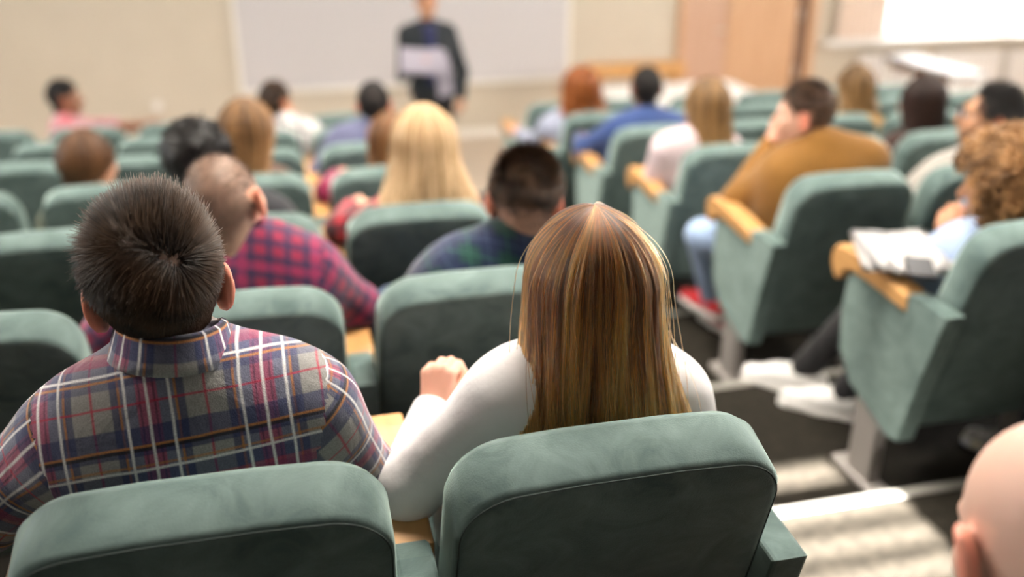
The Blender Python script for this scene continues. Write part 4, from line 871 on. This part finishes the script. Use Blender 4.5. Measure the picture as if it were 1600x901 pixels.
person('woman with shoulder-length ombre hair and mustard top, fifth row of the right block', S_('R', 5, 2), px(1336, 140, Y_(5, .22)), yaw=6, sw=0.14, bulk=0.9, tone='fair', shirt=cloth('mustard_top', (0.36, 0.18, 0.03)), pants=jeans,
    hair=H_long(dict(len=0.14, wx=0.11, yb=-0.10, puff=0.004), ombre[0], ombre[1], 2200))
person('redheaded woman with frizzy copper hair in light blue shirt', S_('R', 6, 0), px(908, 142, Y_(6, .24)), yaw=0, sw=0.15, bulk=0.95, tone='fair', shirt=cloth('light_blue_shirt', (0.32, 0.34, 0.44)), pants=jeans, neck=px(890, 184, Y_(6, .21)),
    arms={'L': dict(e=px(838, 222, Y_(6, .34)), w=px(812, 208, Y_(6, .52)))}, hair=H_long(dict(len=0.17, wx=0.14, yb=-0.09, puff=0.016, wave=0.012, freq=30, clump=0.12, mess=0.006), copper[0], copper[1], 2600, fly=80))
# people at the edges
person('person in grey patterned sneakers, seated mostly outside the right edge', S_('R', 1, 0), (S_('R', 1, 0)[0], 0.23, 1.17), tone='tan', shirt=cloth('dark_blue_top', (0.03, 0.04, 0.10)), pants=navyp, shoes=GREY_SHOE, scalp=1.0,
    legs={'L': dict(k=(1.50, 0.72, 0.46), a=(1.79, 1.06, -0.04), toe=(-0.55, 0.83)), 'R': dict(k=(1.72, 0.72, 0.47), a=(1.78, 0.78, 0.085), toe=(0.1, 0.99))}, hair=H_short(black[1], 900, r=0.0014))
person('bald person in the near right corner, bare pink scalp out of focus', (0.02, -DR, RR), tuple(CAM+_ray(1645, 868)*0.86), yaw=14, pitch=-28, tone='pale', hh=0.006, neck=tuple(CAM+_ray(1645, 868)*0.86+np.array([0.03, -0.10, -0.13])),
    pelvis=(0.12, -DR+0.36, RR+0.54), shirt=cloth('dark_grey_sweater', (0.05, 0.05, 0.055)), pants=blackp, scalp=0.5)
# presenter
PX, PY = 0.95, 7.4
pres = person('presenter in dark jacket and navy shirt standing at the front, holding papers', (PX, PY, FF), (at(667, 4, PY)), yaw=172, body=176, standing=True, pelvis=(PX, PY, FF+0.93), neck=tuple(at(668, 42, PY)+np.array([0, 0.03, 0])), sw=0.20, tone='tan', hh=0.0065, h=0.012, bulk=1.05,
    shirt=cloth('charcoal_jacket', (0.022, 0.026, 0.030)), pants=blackp, scalp=0.9, arms={'R': dict(e=px(630, 118, PY-0.02), w=px(652, 104, PY-0.27), hand=dict(f=(0.9, -0.35, 0.1), b=(-0.1, -0.9, -0.3), curl=0.6)), 'L': dict(e=px(722, 112, PY+0.02), w=px(722, 152, PY-0.05))},
    hair=H_short(dk_b[1], 1500, top=0.03, side=0.015, nape=0.008, r=0.0013))

pres_b = V3(PX, PY, FF); nb_ = at(668, 42, PY); rp = rot(176)
v, f_ = field_mesh([cap(nb_+rp@V3(0, 0.075, -0.03), nb_+rp@V3(0, 0.088, -0.46), 0.052, 0.062), cap(nb_+rp@V3(-0.05, 0.03, 0.015), nb_+rp@V3(0.0, 0.07, -0.03), 0.022), cap(nb_+rp@V3(0.05, 0.03, 0.015), nb_+rp@V3(0.0, 0.07, -0.03), 0.022)], 0.010, 0.03)
o = raw_mesh('shirt_front', v, f_, cloth('navy_shirt', (0.022, 0.026, 0.085)), pres); o.location = -pres_b
# ------------------------------------------------------------------ things held, worn or standing about
def part_of(o, name): return next(c for c in o.children if c.name.split('.')[0] == name)
# papers and phone on the curly-haired woman's armrest
o = thing('papers', 'loose white papers spread over the nearest right-hand armrest and a lap', 'papers', (1.30, 1.17, 0.575))
for i, (dx, dy, a, z) in enumerate(((-0.01, 0.03, 24, 0.0), (0.03, 0.0, 14, 0.004), (0.0, 0.02, 19, 0.008))):
    bm = bmesh.new(); n = 7; g = [[bm.verts.new((-0.105+0.21*i2/(n-1), -0.1485+0.297*j/(n-1), 0.006*math.sin(i2*0.9+i)+0.004*math.sin(j*0.8))) for j in range(n)] for i2 in range(n)]
    for p in range(n-1):
        for q in range(n-1): bm.faces.new((g[p][q], g[p+1][q], g[p+1][q+1], g[p][q+1]))
    bmesh.ops.solidify(bm, geom=bm.faces[:], thickness=0.0012)
    s = obj('sheet', bm, M['paper'], o, True); s.location = (dx, dy, 0.008+z); s.rotation_euler = (R(4), R(-3), R(-a))
def phone(name, label, mtx, back, screen):
    o = thing(name, label, 'phone'); o.matrix_world = mtx
    obj('case', bx(-0.036, 0.036, -0.074, 0.074, -0.004, 0.004, bev=0.0035, seg=2), back, o)
    obj('screen', bx(-0.033, 0.033, -0.070, 0.070, 0.0041, 0.0046), screen, o)
    obj('camera_lens', tube(bmesh.new(), [(0.02, 0.055, -0.004), (0.02, 0.055, -0.0055)], 0.008, 12), M['black'], o); return o
phone('phone', 'black phone lying on the white papers by the denim sleeve', Matrix.Translation((1.245, 1.02, 0.606)) @ Matrix.Rotation(R(-30), 4, 'Z'), M['black'], M['black'])
SCREEN = mat('lit_screen', (0.30, 0.45, 0.62), 0.2, col2=(0.62, 0.75, 0.90), scale=30)
q = at(1497, 335, Y_(2, .42)); mt = np.eye(4); f_ = unit([0.25, 0.15, 0.95]); nrm = unit(np.array([0.55, -0.75, 0.2])); nrm = unit(nrm-f_*np.dot(nrm, f_)); mt[:3, 0] = np.cross(f_, nrm); mt[:3, 1] = f_; mt[:3, 2] = nrm; mt[:3, 3] = q
phone('phone', 'phone with pale blue screen held up by the curly-haired woman', Matrix(mt.tolist()), M['black'], SCREEN)
# glasses worn by the bearded man
hd = np.array(at(1545, 186, Y_(3, .28))); Mg = rot(-68, 8, 0)
gl = thing('eyeglasses', 'thin dark eyeglasses worn by the bearded man in the light grey jacket', 'glasses', tuple(hd))
LENS = M['glass']
for sx in (-1, 1):
    c = Mg@V3(sx*0.032, 0.106, 0.006); ring = [tuple(c+Mg@V3(0.025*math.cos(a), -0.004*abs(math.cos(a))*sx*0, 0.020*math.sin(a))) for a in np.linspace(0, 2*math.pi, 20, endpoint=False)]
    rim = obj('rim', tube(bmesh.new(), ring, 0.0018, 6, True), M['black'], gl, True)
    bm = bmesh.new(); bm.faces.new([bm.verts.new(p) for p in ring]); obj('lens', bm, LENS, rim)
    obj('temple', tube(bmesh.new(), [tuple(Mg@V3(sx*0.057, 0.104, 0.010)), tuple(Mg@V3(sx*0.080, 0.05, 0.012)), tuple(Mg@V3(sx*0.084, -0.008, 0.010)), tuple(Mg@V3(sx*0.083, -0.022, -0.012))], 0.002, 6), M['black'], gl, True)
obj('bridge', tube(bmesh.new(), [tuple(Mg@V3(-0.008, 0.106, 0.010)), tuple(Mg@V3(0, 0.112, 0.014)), tuple(Mg@V3(0.008, 0.106, 0.010))], 0.0018, 6), M['black'], gl, True)
# presenter's papers
LAV = mat('lavender_white_paper', (0.33, 0.30, 0.36), 0.8)
o = thing('papers', 'white printed sheets held in front of the presenter\'s chest', 'papers', tuple(at(662, 96, PY-0.30)))
for i, (w_, h_, tx, tz, ry, dz) in enumerate(((0.40, 0.24, 0.0, 52, 6, 0.0), (0.30, 0.21, 0.02, 46, -4, 0.012))):
    s = obj('sheet', bx(-w_/2, w_/2, -h_/2, h_/2, -0.001, 0.001), LAV, o); s.location = (tx, 0, dz); s.rotation_euler = (R(tz), R(ry), 0)
s = obj('sheet', bx(-0.07, 0.07, -0.001, 0.001, -0.32, 0.0), LAV, o); s.location = (0.16, 0.02, 0.0); s.rotation_euler = (R(8), R(-8), R(10))
# desk and bench beside the doors
o = thing('desk', 'white-topped teacher\'s desk at the front, before the wooden doors', 'desk', (3.35, 7.55, FF))
obj('desk_top', bx(-0.72, 0.72, -0.42, 0.42, 0.715, 0.75, bev=0.004), M['white'], o)
obj('modesty_panel', bx(-0.68, 0.68, 0.30, 0.32, 0.25, 0.715), M['white'], o)
for x in (-0.68, 0.65):
    for y in (-0.39, 0.36): obj('leg', bx(x, x+0.03, y, y+0.03, 0, 0.715), M['metal'], o)
o = thing('bench', 'orange-brown wooden bench behind the white desk, against the front wall', 'bench', (3.35, 8.75, FF))
obj('bench_top', bx(-0.52, 0.52, -0.16, 0.16, 0.70, 0.82, bev=0.01), M['arm_wood'], o)
for x in (-0.46, 0.42): obj('leg', bx(x, x+0.04, -0.13, 0.13, 0, 0.70), M['arm_wood'], o)
o = thing('table', 'narrow pale table standing lengthways before the bright front window', 'table', (7.0, 7.95, FF))
obj('table_top', bx(-0.62, -0.22, -0.42, 0.86, 0.74, 0.78, bev=0.004), mat('pale_grey_laminate', (0.30, 0.285, 0.28), 0.6), o)
obj('apron', bx(-0.57, -0.54, -0.36, 0.80, 0.66, 0.74), M['dark_gap'], o)
for x in (-0.60, -0.30):
    for y in (-0.40, 0.76): obj('leg', bx(x, x+0.06, y, y+0.06, 0, 0.74), M['white'], o)
